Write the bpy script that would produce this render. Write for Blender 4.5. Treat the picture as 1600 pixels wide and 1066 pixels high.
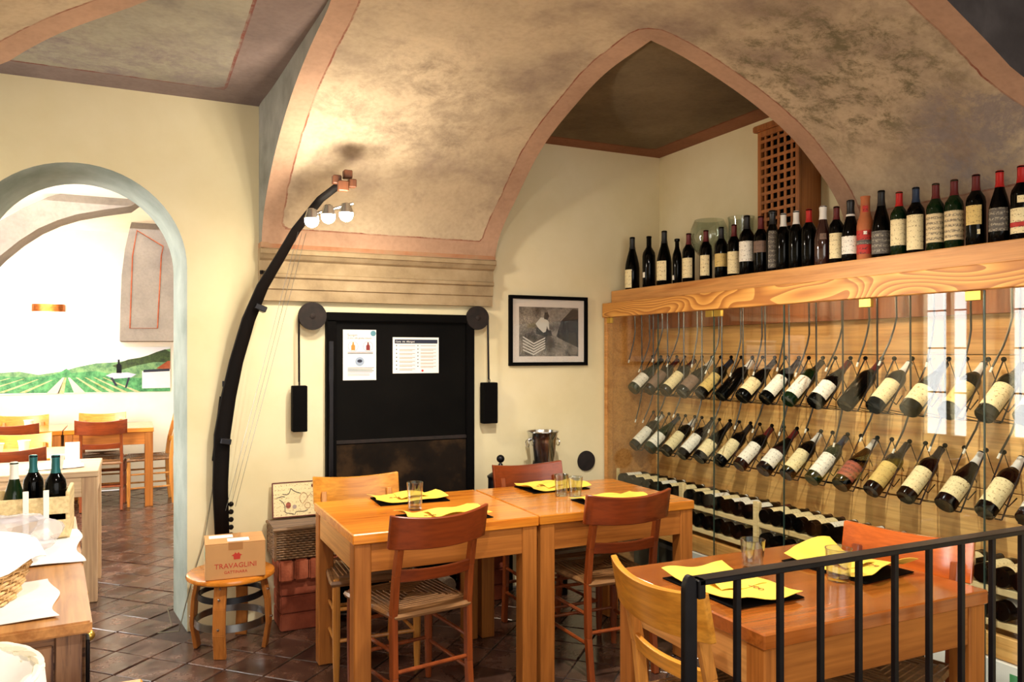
import bpy, bmesh, math, random
import numpy as np
from mathutils import Vector, Matrix, geometry
for o in list(bpy.data.objects): bpy.data.objects.remove(o)
random.seed(7)
PI = math.pi
SC = bpy.context.scene
COL = SC.collection
YAW = math.atan2(587, 1232)
FX, FY, RX, RY = math.sin(YAW), math.cos(YAW), math.cos(YAW), -math.sin(YAW)
EYE = 1.46

# ------------------------------------------------------------ camera, world, lights, exposure
cam = bpy.data.cameras.new('camera'); camo = bpy.data.objects.new('camera', cam); COL.objects.link(camo)
camo.location = (0, 0, EYE); camo.rotation_euler = (PI/2, 0, -YAW)
cam.sensor_width = 36; cam.lens = 1232/1600*36; cam.shift_y = 18/1600; cam.clip_start = .05
SC.camera = camo
w = bpy.data.worlds.new('world'); SC.world = w; w.use_nodes = True
w.node_tree.nodes['Background'].inputs[0].default_value = (1.0, .95, .86, 1)
w.node_tree.nodes['Background'].inputs[1].default_value = .85
SC.view_settings.view_transform = 'Standard'; SC.view_settings.look = 'None'
SC.view_settings.gamma = 1; SC.view_settings.use_curve_mapping = False
SC.view_settings.exposure = 0.5

def light(kind, name, loc, energy, color=(1, 1, 1), size=.1, size_y=None, rot=(0, 0, 0), **kw):
    l = bpy.data.lights.new(name, kind); l.energy = energy; l.color = color
    if kind == 'AREA':
        l.size = size
        if size_y: l.shape = 'RECTANGLE'; l.size_y = size_y
    else: l.shadow_soft_size = size
    for k, v in kw.items(): setattr(l, k, v)
    o = bpy.data.objects.new(name, l); o.location = loc; o.rotation_euler = rot; COL.objects.link(o); return o
# added area light standing in for unseen windows behind the viewer
light('AREA', 'window_fill', (.9, -1.45, 1.7), 40, (1, .95, .86), 3.6, 1.8, (PI/2, 0, 0))
light('SPOT', 'unseen_ceiling_spot', (1.30, 2.35, 2.66), 150, (1, .93, .80), .03, spot_size=2.5, spot_blend=.5)
light('SPOT', 'unseen_ceiling_spot', (.2, .9, 2.6), 70, (1, .94, .85), .05, rot=(.5, 0, -.3), spot_size=2.4, spot_blend=.6)  # added unseen spot for brightness, without a fixture
# adjoining room: added fill lights, one from the side and one overhead
light('AREA', 'side_fill', (-2.3, 6.0, 1.7), 60, (1, .97, .93), 1.6, 1.7, (0, -PI/2, 0))
light('AREA', 'far_room_fill', (-.6, 7.4, 2.68), 48, (1, .98, .95), 2.6, 2.6, (0, 0, 0))  # overhead fill added to flood the room, no ceiling lamp there

# ------------------------------------------------------------ pixel helpers (1600x1066 photograph)
def ray(px, py):
    s = (px-800)/1232
    return FX+s*RX, FY+s*RY, (551-py)/1232
def onz(px, py, z):
    a = ray(px, py); t = (z-EYE)/a[2]; return Vector((a[0]*t, a[1]*t, z))
def ony(px, py, y):
    a = ray(px, py); t = y/a[1]; return Vector((a[0]*t, y, EYE+a[2]*t))
def onx(px, py, x):
    a = ray(px, py); t = x/a[0]; return Vector((x, a[1]*t, EYE+a[2]*t))

# ------------------------------------------------------------ materials
def C(r, g, b):
    f = lambda c: ((c/255+.055)/1.055)**2.4 if c > 10 else c/255/12.92
    return (f(r), f(g), f(b), 1)
def newmat(name):
    m = bpy.data.materials.new(name); m.use_nodes = True
    nt = m.node_tree; b = nt.nodes['Principled BSDF']
    return m, nt, b
def N(nt, t, **kw):
    n = nt.nodes.new(t)
    for k, v in kw.items():
        if k.startswith('i_'):
            key = k[2:]; key = int(key) if key.isdigit() else key.replace('_', ' ')
            n.inputs[key].default_value = v
        else: setattr(n, k, v)
    return n
def L(nt, a, b): nt.links.new(a, b)
def ramp(nt, fac, stops, interp='LINEAR'):
    r = N(nt, 'ShaderNodeValToRGB'); r.color_ramp.interpolation = interp
    e = r.color_ramp.elements
    while len(e) < len(stops): e.new(.5)
    for el, (p, c) in zip(e, stops): el.position = p; el.color = c
    L(nt, fac, r.inputs[0]); return r.outputs[0]
def mixc(nt, fac, a, b, mode='MIX'):
    m = N(nt, 'ShaderNodeMix', data_type='RGBA', blend_type=mode)
    for s, v in ((0, fac), (6, a), (7, b)):
        if hasattr(v, 'links'): L(nt, v, m.inputs[s])
        else: m.inputs[s].default_value = v
    return m.outputs[2]
def coord(nt, scale=(1, 1, 1), which='Object'):
    t = N(nt, 'ShaderNodeTexCoord'); mp = N(nt, 'ShaderNodeMapping'); mp.inputs['Scale'].default_value = scale
    L(nt, t.outputs[which], mp.inputs[0])
    return mp.outputs[0]
def rnd_shift(nt, vec, amt=5):
    oi = N(nt, 'ShaderNodeObjectInfo'); vm = N(nt, 'ShaderNodeVectorMath', operation='MULTIPLY_ADD')
    cb = N(nt, 'ShaderNodeCombineXYZ')
    for k in range(3): L(nt, oi.outputs['Random'], cb.inputs[k])
    L(nt, cb.outputs[0], vm.inputs[0]); vm.inputs[1].default_value = (amt, amt*1.7, amt*2.3); L(nt, vec, vm.inputs[2])
    return vm.outputs[0], oi
def bump(nt, b, h, s=.2, d=.01):
    bp = N(nt, 'ShaderNodeBump'); bp.inputs['Strength'].default_value = s; bp.inputs['Distance'].default_value = d
    L(nt, h, bp.inputs['Height']); L(nt, bp.outputs[0], b.inputs['Normal'])
def plain(name, col, rough=.5, metal=0, spec=.5, var=0.0, scale=20):
    m, nt, b = newmat(name)
    b.inputs['Roughness'].default_value = rough; b.inputs['Metallic'].default_value = metal
    b.inputs['Specular IOR Level'].default_value = spec
    n = N(nt, 'ShaderNodeTexNoise', i_Scale=scale, i_Detail=4.0); L(nt, coord(nt), n.inputs[0])
    d = tuple(c*(1-var) for c in col[:3])+(1,); u = tuple(min(1, c*(1+var)) for c in col[:3])+(1,)
    L(nt, ramp(nt, n.outputs[0], [(.3, d), (.7, u)]), b.inputs['Base Color'])
    return m
def wood(name, c1, c2, axis='x', rough=.4, scale=1.0, dark=None, spec=.5, coat=0):
    m, nt, b = newmat(name)
    s = {'x': (1.2, 14, 14), 'y': (14, 1.2, 14), 'z': (14, 14, 1.2)}[axis]
    v, oi = rnd_shift(nt, coord(nt, tuple(k*scale for k in s)))
    n = N(nt, 'ShaderNodeTexNoise', i_Scale=1.0, i_Detail=5.0, i_Roughness=.6, i_Distortion=.6); L(nt, v, n.inputs[0])
    s2 = {'x': (3, 90, 90), 'y': (90, 3, 90), 'z': (90, 90, 3)}[axis]
    n2 = N(nt, 'ShaderNodeTexNoise', i_Scale=1.0, i_Detail=3.0); L(nt, coord(nt, s2), n2.inputs[0])
    base = ramp(nt, n.outputs[0], [(.3, c1), (.52, c2), (.75, tuple(min(1, k*1.15) for k in c2[:3])+(1,))])
    g = ramp(nt, n2.outputs[0], [(.35, (.62, .56, .5, 1)), (.6, (1, 1, 1, 1))])
    base = mixc(nt, .55, base, g, 'MULTIPLY')
    if dark:
        n3 = N(nt, 'ShaderNodeTexNoise', i_Scale=5.0, i_Detail=5.0); L(nt, v, n3.inputs[0])
        base = mixc(nt, ramp(nt, n3.outputs[0], [(.5, (0, 0, 0, 1)), (.62, (1, 1, 1, 1))]), base, dark)
    hs = N(nt, 'ShaderNodeHueSaturation'); L(nt, base, hs.inputs['Color'])
    mr = N(nt, 'ShaderNodeMapRange'); mr.inputs[3].default_value = .85; mr.inputs[4].default_value = 1.12
    L(nt, oi.outputs['Random'], mr.inputs[0]); L(nt, mr.outputs[0], hs.inputs['Value'])
    L(nt, hs.outputs[0], b.inputs['Base Color'])
    b.inputs['Roughness'].default_value = rough; b.inputs['Specular IOR Level'].default_value = spec
    b.inputs['Coat Weight'].default_value = coat; b.inputs['Coat Roughness'].default_value = .12
    bump(nt, b, n2.outputs[0], .12, .002)
    return m
def wavy_wood(name, c1, c2, c3):
    m, nt, b = newmat(name)
    v = coord(nt, (3, 1.1, 4.2))
    n = N(nt, 'ShaderNodeTexNoise', i_Scale=1.0, i_Detail=1.5, i_Roughness=.35, i_Distortion=.3); L(nt, v, n.inputs[0])
    mu = N(nt, 'ShaderNodeMath', operation='MULTIPLY'); L(nt, n.outputs[0], mu.inputs[0]); mu.inputs[1].default_value = 40
    fr = N(nt, 'ShaderNodeMath', operation='FRACT'); L(nt, mu.outputs[0], fr.inputs[0])
    n2 = N(nt, 'ShaderNodeTexNoise', i_Scale=1.0, i_Detail=3.0); L(nt, coord(nt, (60, 2, 90)), n2.inputs[0])
    base = ramp(nt, fr.outputs[0], [(.0, c3), (.45, c2), (.8, c1), (.97, c1), (1.0, c3)])
    base = mixc(nt, .4, base, ramp(nt, n2.outputs[0], [(.3, (.7, .6, .5, 1)), (.6, (1, 1, 1, 1))]), 'MULTIPLY')
    L(nt, base, b.inputs['Base Color']); b.inputs['Roughness'].default_value = .42
    return m
def glassmat(name, tint=(1, 1, 1, 1), ior=1.5, gain=1.0):
    m = bpy.data.materials.new(name); m.use_nodes = True; nt = m.node_tree
    for n in list(nt.nodes): nt.nodes.remove(n)
    out = N(nt, 'ShaderNodeOutputMaterial'); mx = N(nt, 'ShaderNodeMixShader')
    tr = N(nt, 'ShaderNodeBsdfTransparent'); tr.inputs[0].default_value = tint
    gl = N(nt, 'ShaderNodeBsdfGlossy'); gl.inputs['Roughness'].default_value = .0
    fr = N(nt, 'ShaderNodeFresnel'); fr.inputs[0].default_value = ior
    mu = N(nt, 'ShaderNodeMath', operation='MULTIPLY', use_clamp=True); mu.inputs[1].default_value = gain
    ge = N(nt, 'ShaderNodeNewGeometry'); io = N(nt, 'ShaderNodeMapRange'); io.inputs[3].default_value = ior; io.inputs[4].default_value = 1/ior
    L(nt, ge.outputs['Backfacing'], io.inputs[0]); L(nt, io.outputs[0], fr.inputs[0])
    L(nt, fr.outputs[0], mu.inputs[0]); L(nt, mu.outputs[0], mx.inputs[0])
    L(nt, tr.outputs[0], mx.inputs[1]); L(nt, gl.outputs[0], mx.inputs[2]); L(nt, mx.outputs[0], out.inputs[0])
    return m
def emit(name, col, s):
    m, nt, b = newmat(name); b.inputs['Base Color'].default_value = col
    b.inputs['Emission Color'].default_value = col; b.inputs['Emission Strength'].default_value = s; return m
def plaster(name, c1, c2, c3, scale=1.5, bmp=.15):
    m, nt, b = newmat(name); v = coord(nt)
    n = N(nt, 'ShaderNodeTexNoise', i_Scale=scale, i_Detail=6.0, i_Roughness=.6); L(nt, v, n.inputs[0])
    n2 = N(nt, 'ShaderNodeTexNoise', i_Scale=scale*14, i_Detail=4.0); L(nt, v, n2.inputs[0])
    c = ramp(nt, n.outputs[0], [(.3, c1), (.5, c2), (.7, c3)])
    L(nt, c, b.inputs['Base Color']); b.inputs['Roughness'].default_value = .9; b.inputs['Specular IOR Level'].default_value = .15
    bump(nt, b, n2.outputs[0], bmp, .004); return m
def fresco(name, field, blotch, band, line, bw, lw=.007, stain=None):
    """painted plaster: mottled field, border band along the edges (attribute bd = metres from the edge) and a thin line between"""
    m, nt, b = newmat(name); v = coord(nt)
    n = N(nt, 'ShaderNodeTexNoise', i_Scale=1.7, i_Detail=8.0, i_Roughness=.62); L(nt, v, n.inputs[0])
    n1 = N(nt, 'ShaderNodeTexNoise', i_Scale=5.0, i_Detail=8.0, i_Roughness=.7, i_Distortion=.8); L(nt, v, n1.inputs[0])
    n2 = N(nt, 'ShaderNodeTexNoise', i_Scale=45.0, i_Detail=4.0); L(nt, v, n2.inputs[0])
    c = ramp(nt, n.outputs[0], [(.32, blotch), (.5, field), (.68, tuple(min(1, k*1.22) for k in field[:3])+(1,))])
    c = mixc(nt, ramp(nt, n1.outputs[0], [(.52, (0, 0, 0, 1)), (.72, (.5, .5, .5, 1))]), c, blotch)
    if stain:
        for (cx, cy, cz, rad, colr, sc, lo, hi) in stain:
            mp = N(nt, 'ShaderNodeVectorMath', operation='DISTANCE'); L(nt, v, mp.inputs[0]); mp.inputs[1].default_value = (cx, cy, cz)
            fal = N(nt, 'ShaderNodeMapRange'); fal.inputs[1].default_value = rad; fal.inputs[2].default_value = rad*.55
            L(nt, mp.outputs['Value'], fal.inputs[0])
            ns = N(nt, 'ShaderNodeTexNoise', i_Scale=sc, i_Detail=9.0, i_Roughness=.8, i_Distortion=.25); L(nt, v, ns.inputs[0])
            mk = ramp(nt, ns.outputs[0], [(lo, (0, 0, 0, 1)), (hi, (.9, .9, .9, 1))])
            mm = N(nt, 'ShaderNodeMath', operation='MULTIPLY'); L(nt, mk, mm.inputs[0]); L(nt, fal.outputs[0], mm.inputs[1])
            c = mixc(nt, mm.outputs[0], c, colr)
    at = N(nt, 'ShaderNodeAttribute', attribute_name='bd')
    wob = N(nt, 'ShaderNodeMath', operation='MULTIPLY_ADD'); L(nt, n1.outputs[0], wob.inputs[0]); wob.inputs[1].default_value = .012; L(nt, at.outputs['Fac'], wob.inputs[2])
    inb = N(nt, 'ShaderNodeMath', operation='LESS_THAN'); L(nt, wob.outputs[0], inb.inputs[0]); inb.inputs[1].default_value = bw
    bc = ramp(nt, n.outputs[0], [(.33, tuple(k*.72 for k in band[:3])+(1,)), (.55, band), (.7, tuple(min(1, k*1.1) for k in band[:3])+(1,))])
    c = mixc(nt, inb.outputs[0], c, bc)
    cmp_ = N(nt, 'ShaderNodeMath', operation='COMPARE'); L(nt, wob.outputs[0], cmp_.inputs[0]); cmp_.inputs[1].default_value = bw; cmp_.inputs[2].default_value = lw
    lm = N(nt, 'ShaderNodeMath', operation='MULTIPLY'); L(nt, cmp_.outputs[0], lm.inputs[0])
    L(nt, ramp(nt, n1.outputs[0], [(.4, (.9, .9, .9, 1)), (.6, (.2, .2, .2, 1))]), lm.inputs[1])
    c = mixc(nt, lm.outputs[0], c, line)
    c = mixc(nt, .35, c, ramp(nt, n2.outputs[0], [(.3, (.72, .70, .68, 1)), (.6, (1, 1, 1, 1))]), 'MULTIPLY')
    L(nt, c, b.inputs['Base Color']); b.inputs['Roughness'].default_value = .92; b.inputs['Specular IOR Level'].default_value = .12
    bump(nt, b, n1.outputs[0], .25, .012); return m

M = {}
M['cream'] = plaster('cream_plaster', C(216, 202, 161), C(224, 211, 173), C(230, 218, 184))
M['white_wall'] = plaster('white_plaster', C(240, 232, 212), C(245, 238, 220), C(250, 244, 230))
M['reveal'] = plaster('grey_green_plaster', C(112, 120, 112), C(134, 142, 134), C(152, 158, 150), 3)
M['vault'] = fresco('vault_fresco', C(182, 164, 138), C(134, 116, 104), C(178, 144, 120), C(128, 72, 56), .11, .004,
    stain=[(2.55, 2.35, 2.6, .62, C(108, 100, 76), 9, .47, .60), (3.0, 2.0, 2.3, .36, C(136, 126, 122), 5, .44, .56), (1.25, 3.6, 2.55, .65, C(134, 118, 100), 6, .45, .68)])
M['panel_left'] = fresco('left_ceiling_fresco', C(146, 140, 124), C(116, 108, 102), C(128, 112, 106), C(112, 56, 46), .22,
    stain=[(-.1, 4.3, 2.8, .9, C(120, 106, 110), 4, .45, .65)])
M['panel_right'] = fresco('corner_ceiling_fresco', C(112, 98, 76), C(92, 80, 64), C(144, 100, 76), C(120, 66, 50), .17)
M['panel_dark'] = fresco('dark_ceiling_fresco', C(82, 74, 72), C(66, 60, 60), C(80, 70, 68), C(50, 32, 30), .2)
M['far_fresco'] = fresco('far_vault_fresco', C(138, 128, 118), C(120, 110, 104), C(150, 130, 108), C(190, 130, 110), .08)
M['cornice'] = plaster('cornice_plaster', C(128, 110, 86), C(156, 136, 106), C(174, 154, 124), 6)
M['cornice_red'] = plaster('reddish_plaster', C(148, 96, 68), C(166, 120, 90), C(160, 138, 110), 5)
M['grout'] = plain('grout', C(70, 56, 48), .9, var=.2)
M['black'] = plain('matt_black', C(5, 4, 4), .8, var=.2, spec=.08)
M['soot_void'] = plain('sooty_iron_and_void', C(5, 4, 3), .6, var=.8, scale=4, spec=.08)
M['smoke'] = plaster('smoke_stained_board', C(8, 6, 5), C(26, 18, 11), C(70, 50, 30), 3.5)
M['iron'] = plain('black_iron', C(22, 20, 24), .38, .6, var=.3)
M['rust'] = plain('rusty_iron', C(26, 16, 13), .8, .1, var=.6, scale=30)
M['steel'] = plain('steel', C(205, 205, 205), .18, 1)
M['greysteel'] = plain('grey_tube_steel', C(150, 150, 150), .3, 1)
M['block'] = wood('lamp_block_wood', C(52, 26, 12), C(84, 46, 22), 'z', .5)
M['tubegrey'] = plain('dull_tube_steel', C(84, 82, 78), .28, .9)
M['brass'] = plain('brass', C(205, 170, 80), .3, .9)
M['white'] = plain('white_paper', C(240, 238, 232), .6, var=.03)
M['cloth'] = plain('white_cloth', C(245, 244, 242), .9, var=.04, scale=8)
M['table'] = wood('table_top_wood', C(190, 98, 22), C(222, 138, 44), 'x', .22, coat=.4)
M['table_f'] = wood('table_frame_wood', C(150, 86, 32), C(182, 112, 48), 'x', .4, spec=.3)
M['table_l'] = wood('table_leg_wood', C(148, 86, 34), C(178, 110, 48), 'z', .4, spec=.3)
M['dark_top'] = wood('reddish_table_top_wood', C(124, 60, 18), C(168, 92, 34), 'x', .15, coat=.7)
M['ch_red'] = wood('red_brown_chair_wood', C(104, 40, 12), C(136, 58, 20), 'x', .35, coat=.2)
M['ch_redl'] = wood('red_brown_leg_wood', C(112, 48, 16), C(144, 68, 26), 'z', .35, coat=.2)
M['ch_yel'] = wood('honey_chair_wood', C(196, 122, 32), C(224, 154, 56), 'x', .32, coat=.2)
M['ch_yell'] = wood('honey_leg_wood', C(186, 116, 46), C(208, 142, 66), 'z', .32)
M['ch_or'] = wood('orange_chair_wood', C(176, 74, 20), C(204, 98, 32), 'x', .22, coat=.7)
M['rush'] = wood('woven_rush', C(96, 64, 36), C(146, 104, 64), 'x', .4, 3, coat=.3)
M['oak'] = wavy_wood('wavy_oak', C(168, 104, 40), C(204, 140, 62), C(224, 166, 84))
M['oakp'] = wood('plain_oak', C(172, 110, 50), C(198, 140, 76), 'y', .42)
M['pine'] = wood('pine_panel', C(204, 144, 74), C(230, 180, 108), 'y', .5)
M['pale'] = wood('pale_pine', C(214, 186, 128), C(232, 208, 156), 'y', .5)
M['lattice'] = wood('lattice_wood', C(132, 78, 36), C(160, 98, 48), 'z', .45)
M['oldwood'] = wood('weathered_wood', C(120, 84, 66), C(164, 124, 92), 'x', .55, dark=C(84, 60, 52))
M['oldtop'] = wood('worn_sideboard_top', C(160, 100, 48), C(196, 140, 80), 'y', .35)
M['greytable'] = wood('washed_table_wood', C(188, 156, 128), C(214, 184, 150), 'x', .45)
M['greytable_z'] = wood('washed_leg_wood', C(176, 140, 112), C(204, 170, 134), 'z', .45)
M['oldwood_z'] = wood('weathered_upright_wood', C(120, 84, 66), C(164, 124, 92), 'z', .55, dark=C(84, 60, 52))
M['beam'] = wood('dark_beam_wood', C(7, 4, 3), C(14, 8, 6), 'z', .6, spec=.12)
M['bottle'] = plain('dark_bottle_glass', C(3, 3, 3), .09, spec=.14)
M['bottle_g'] = plain('green_bottle_glass', C(8, 30, 10), .08, spec=.3)
M['bottle_r'] = plain('rose_bottle_glass', C(50, 24, 22), .08, spec=.8)
def labelmat(name, base, ink, amt=.62):
    m, nt, b = newmat(name)
    n = N(nt, 'ShaderNodeTexNoise', i_Scale=1.0, i_Detail=4.0); v, oi = rnd_shift(nt, coord(nt, (160, 160, 220))); L(nt, v, n.inputs[0])
    wv = N(nt, 'ShaderNodeTexWave', bands_direction='Z', i_Scale=14.0, i_Distortion=.0); L(nt, coord(nt), wv.inputs[0])
    mm = N(nt, 'ShaderNodeMath', operation='MULTIPLY'); L(nt, wv.outputs[1], mm.inputs[0])
    L(nt, ramp(nt, n.outputs[0], [(amt-.06, (0, 0, 0, 1)), (amt, (1, 1, 1, 1))]), mm.inputs[1])
    L(nt, mixc(nt, mm.outputs[0], base, ink), b.inputs['Base Color']); b.inputs['Roughness'].default_value = .6
    return m
M['lab_cream'] = labelmat('cream_label', C(236, 218, 168), C(140, 110, 70))
M['lab_white'] = labelmat('white_label', C(240, 234, 218), C(130, 116, 100))
M['lab_yel'] = labelmat('yellow_label', C(212, 182, 108), C(130, 96, 50))
M['lab_pict'] = labelmat('pictorial_label', C(218, 196, 150), C(120, 104, 84), .5)
M['lab_dark'] = labelmat('dark_grey_label', C(84, 76, 68), C(160, 150, 130), .55)
M['lab_brown'] = labelmat('brown_label', C(122, 96, 80), C(60, 50, 40))
M['lab_red'] = labelmat('red_label', C(188, 40, 28), C(60, 30, 20), .55)
M['lab_rust'] = labelmat('rust_red_label', C(168, 84, 62), C(90, 50, 40), .5)
M['cap_red'] = plain('red_foil', C(176, 24, 20), .35, .2)
M['cap_dred'] = plain('dark_red_foil', C(92, 20, 20), .4, .2)
M['cap_black'] = plain('black_foil', C(16, 14, 16), .4)
M['cap_white'] = plain('white_foil', C(226, 222, 214), .4)
M['cap_blue'] = plain('dark_blue_foil', C(26, 44, 70), .35, .2)
M['cap_teal'] = plain('teal_foil', C(26, 94, 98), .35, .3)
M['tube_c'] = plain('cardboard_tube', C(176, 98, 52), .7, var=.15)
M['carton'] = plain('corrugated_carton', C(196, 146, 92), .8, var=.06, scale=6)
M['redink'] = plain('red_ink', C(186, 52, 34), .7)
M['wicker'] = wood('brown_wicker', C(74, 54, 36), C(128, 98, 66), 'x', .6, 3)
M['wicker_l'] = wood('pale_wicker', C(206, 158, 92), C(232, 190, 128), 'x', .55, 3)
M['wicker_w'] = plain('white_wicker', C(236, 228, 206), .6, var=.06)
M['brick'] = plaster('red_brick', C(126, 62, 42), C(164, 88, 60), C(190, 116, 86), 9, .4)
M['terra'] = plaster('terracotta_block', C(110, 52, 36), C(142, 72, 50), C(170, 96, 70), 5, .4)
M['matyel'] = plain('yellow_paper', C(250, 212, 84), .6, var=.05, scale=10)
M['matink'] = plain('brown_ink', C(150, 96, 40), .6)
M['glass'] = glassmat('clear_glass', (.96, .98, .97, 1), 1.5, .85)
M['tumbler'] = glassmat('tumbler_glass', (.88, .90, .90, 1), 1.5, 2.4)
M['vase'] = glassmat('vase_glass', (.86, .90, .88, 1), 1.5, 2.2)
def bagmat():
    m, nt, b = newmat('milky_plastic_film'); b.inputs['Base Color'].default_value = C(226, 222, 228); b.inputs['Roughness'].default_value = .18
    b.inputs['Alpha'].default_value = .42; b.inputs['Specular IOR Level'].default_value = .9; return m
M['bag'] = bagmat()
M['bulb'] = emit('glowing_bulb', (1, .86, .62, 1), 60)
M['tip'] = plain('clear_fibre_tip', C(225, 220, 205), .2)
M['sky'] = emit('bright_daylight', (1, 1, 1, 1), 9)

# ------------------------------------------------------------ mesh helpers
class MB:
    def __init__(s): s.v = []; s.f = []
    def add(s, vs, fs):
        o = len(s.v); s.v += [tuple(p) for p in vs]; s.f += [tuple(i+o for i in f) for f in fs]; return s
    def box(s, x0, y0, z0, x1, y1, z1, mat=None):
        vs = [Vector((x, y, z)) for z in (z0, z1) for y in (y0, y1) for x in (x0, x1)]
        if mat: vs = [mat @ p for p in vs]
        return s.add(vs, [(0, 2, 3, 1), (4, 5, 7, 6), (0, 1, 5, 4), (2, 6, 7, 3), (0, 4, 6, 2), (1, 3, 7, 5)])
    def bar(s, a, b, w, h=None, up=(0, 0, 1), w2=None, h2=None):
        a, b = Vector(a), Vector(b); h = h or w; w2 = w2 or w; h2 = h2 or h
        d = (b-a).normalized(); sd = d.cross(Vector(up))
        if sd.length < 1e-4: sd = Vector((1, 0, 0))
        sd.normalize(); u = sd.cross(d)
        vs = [a-sd*w/2-u*h/2, a+sd*w/2-u*h/2, a+sd*w/2+u*h/2, a-sd*w/2+u*h/2, b-sd*w2/2-u*h2/2, b+sd*w2/2-u*h2/2, b+sd*w2/2+u*h2/2, b-sd*w2/2+u*h2/2]
        return s.add(vs, [(0, 3, 2, 1), (4, 5, 6, 7), (0, 1, 5, 4), (1, 2, 6, 5), (2, 3, 7, 6), (3, 0, 4, 7)])
    def tube(s, pts, r, n=8, closed=False):
        pts = [Vector(p) for p in pts]; k = len(pts); rr = r if isinstance(r, (list, tuple)) else [r]*k
        vs = []; prev = None
        for i, p in enumerate(pts):
            a = pts[(i-1) % k] if (closed or i) else pts[0]; b = pts[(i+1) % k] if (closed or i < k-1) else pts[-1]
            d = (b-a).normalized()
            if prev is None:
                ref = Vector((0, 0, 1)) if abs(d.z) < .9 else Vector((1, 0, 0)); u = d.cross(ref).normalized()
            else: u = (prev-d*prev.dot(d)).normalized()
            prev = u; v = d.cross(u)
            vs += [p+(u*math.cos(2*PI*j/n)+v*math.sin(2*PI*j/n))*rr[i] for j in range(n)]
        fs = []
        for i in range(k if closed else k-1):
            o, q = i*n, ((i+1) % k)*n
            fs += [(o+j, o+(j+1) % n, q+(j+1) % n, q+j) for j in range(n)]
        if not closed: fs += [tuple(range(n))[::-1], tuple(range((k-1)*n, k*n))]
        return s.add(vs, fs)
    def lathe(s, prof, n=20, c=(0, 0, 0), a0=0, a1=2*PI, mat=None):
        full = abs(a1-a0-2*PI) < 1e-6; k = n if full else n+1; vs = []; fs = []
        for r, z in prof:
            for j in range(k):
                a = a0+(a1-a0)*j/n; vs.append(Vector((c[0]+r*math.cos(a), c[1]+r*math.sin(a), c[2]+z)))
        if mat: vs = [mat @ p for p in vs]
        for i in range(len(prof)-1):
            for j in range(n):
                j2 = (j+1) % k
                fs.append((i*k+j, i*k+j2, (i+1)*k+j2, (i+1)*k+j))
        if full and prof[0] != prof[-1]:
            if prof[0][0] > 1e-5: fs.append(tuple(range(k))[::-1])
            if prof[-1][0] > 1e-5: fs.append(tuple(range((len(prof)-1)*k, len(prof)*k)))
        return s.add(vs, fs)
    def ball(s, c, r, n=10, m=6, sc=(1, 1, 1)):
        c = Vector(c); vs = []; fs = []
        for i in range(m+1):
            t = PI*i/m
            for j in range(n): vs.append(c+Vector((sc[0]*r*math.sin(t)*math.cos(2*PI*j/n), sc[1]*r*math.sin(t)*math.sin(2*PI*j/n), -sc[2]*r*math.cos(t))))
        for i in range(m):
            for j in range(n): fs.append((i*n+j, i*n+(j+1) % n, (i+1)*n+(j+1) % n, (i+1)*n+j))
        return s.add(vs, fs)
    def prism(s, poly, fn, d0, d1):
        """poly: 2D points (counter-clockwise); fn(u, v, d) -> 3D"""
        n = len(poly); vs = [fn(u, v, d0) for u, v in poly]+[fn(u, v, d1) for u, v in poly]
        return s.add(vs, [tuple(range(n))[::-1], tuple(range(n, 2*n))]+[(i, (i+1) % n, n+(i+1) % n, n+i) for i in range(n)])
    def grid(s, nu, nv, fn, closeu=False):
        vs = [fn(i, j) for j in range(nv) for i in range(nu)]
        fs = [(j*nu+i, j*nu+(i+1) % nu, (j+1)*nu+(i+1) % nu, (j+1)*nu+i) for j in range(nv-1) for i in range(nu if closeu else nu-1)]
        return s.add(vs, fs)
    def mesh(s, name, mat, bev=0, smooth=True, solid=0, ang=35):
        me = bpy.data.meshes.new(name); me.from_pydata(s.v, [], s.f)
        bm = bmesh.new(); bm.from_mesh(me)
        if solid: bmesh.ops.remove_doubles(bm, verts=bm.verts, dist=1e-5)
        bmesh.ops.recalc_face_normals(bm, faces=bm.faces)
        if solid: bmesh.ops.solidify(bm, geom=bm.faces, thickness=solid)
        if bev:
            es = [e for e in bm.edges if len(e.link_faces) == 2 and e.calc_face_angle() > .6]
            bmesh.ops.bevel(bm, geom=es, offset=bev, segments=2 if bev > .004 else 1, affect='EDGES', clamp_overlap=True)
        bm.to_mesh(me); bm.free()
        if mat: me.materials.append(mat)
        if smooth:
            me.polygons.foreach_set('use_smooth', [True]*len(me.polygons)); me.set_sharp_from_angle(angle=math.radians(ang))
        return me
    def build(s, name, mat, parent=None, **kw):
        return link(name, s.mesh(name, mat, **kw), parent)
def link(name, me, parent=None):
    o = bpy.data.objects.new(name, me); COL.objects.link(o)
    if parent: o.parent = parent
    return o
def tag(o, label=None, cat=None, group=None, kind=None):
    if label: o['label'] = label
    if cat: o['category'] = cat
    if group: o['group'] = group
    if kind: o['kind'] = kind
    return o
def thing(name, label, cat, loc=(0, 0, 0), rz=0, group=None, rot=None):
    o = bpy.data.objects.new(name, None); COL.objects.link(o); o.empty_display_size = .05
    o.location = loc; o.rotation_euler = rot or (0, 0, rz)
    return tag(o, label, cat, group)
def struct(name, mb, mat, **kw):
    return tag(mb.build(name, mat, **kw), kind='structure')
KIDS = {}
def children(o): return [c for c in bpy.data.objects if c.parent == o]
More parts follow.
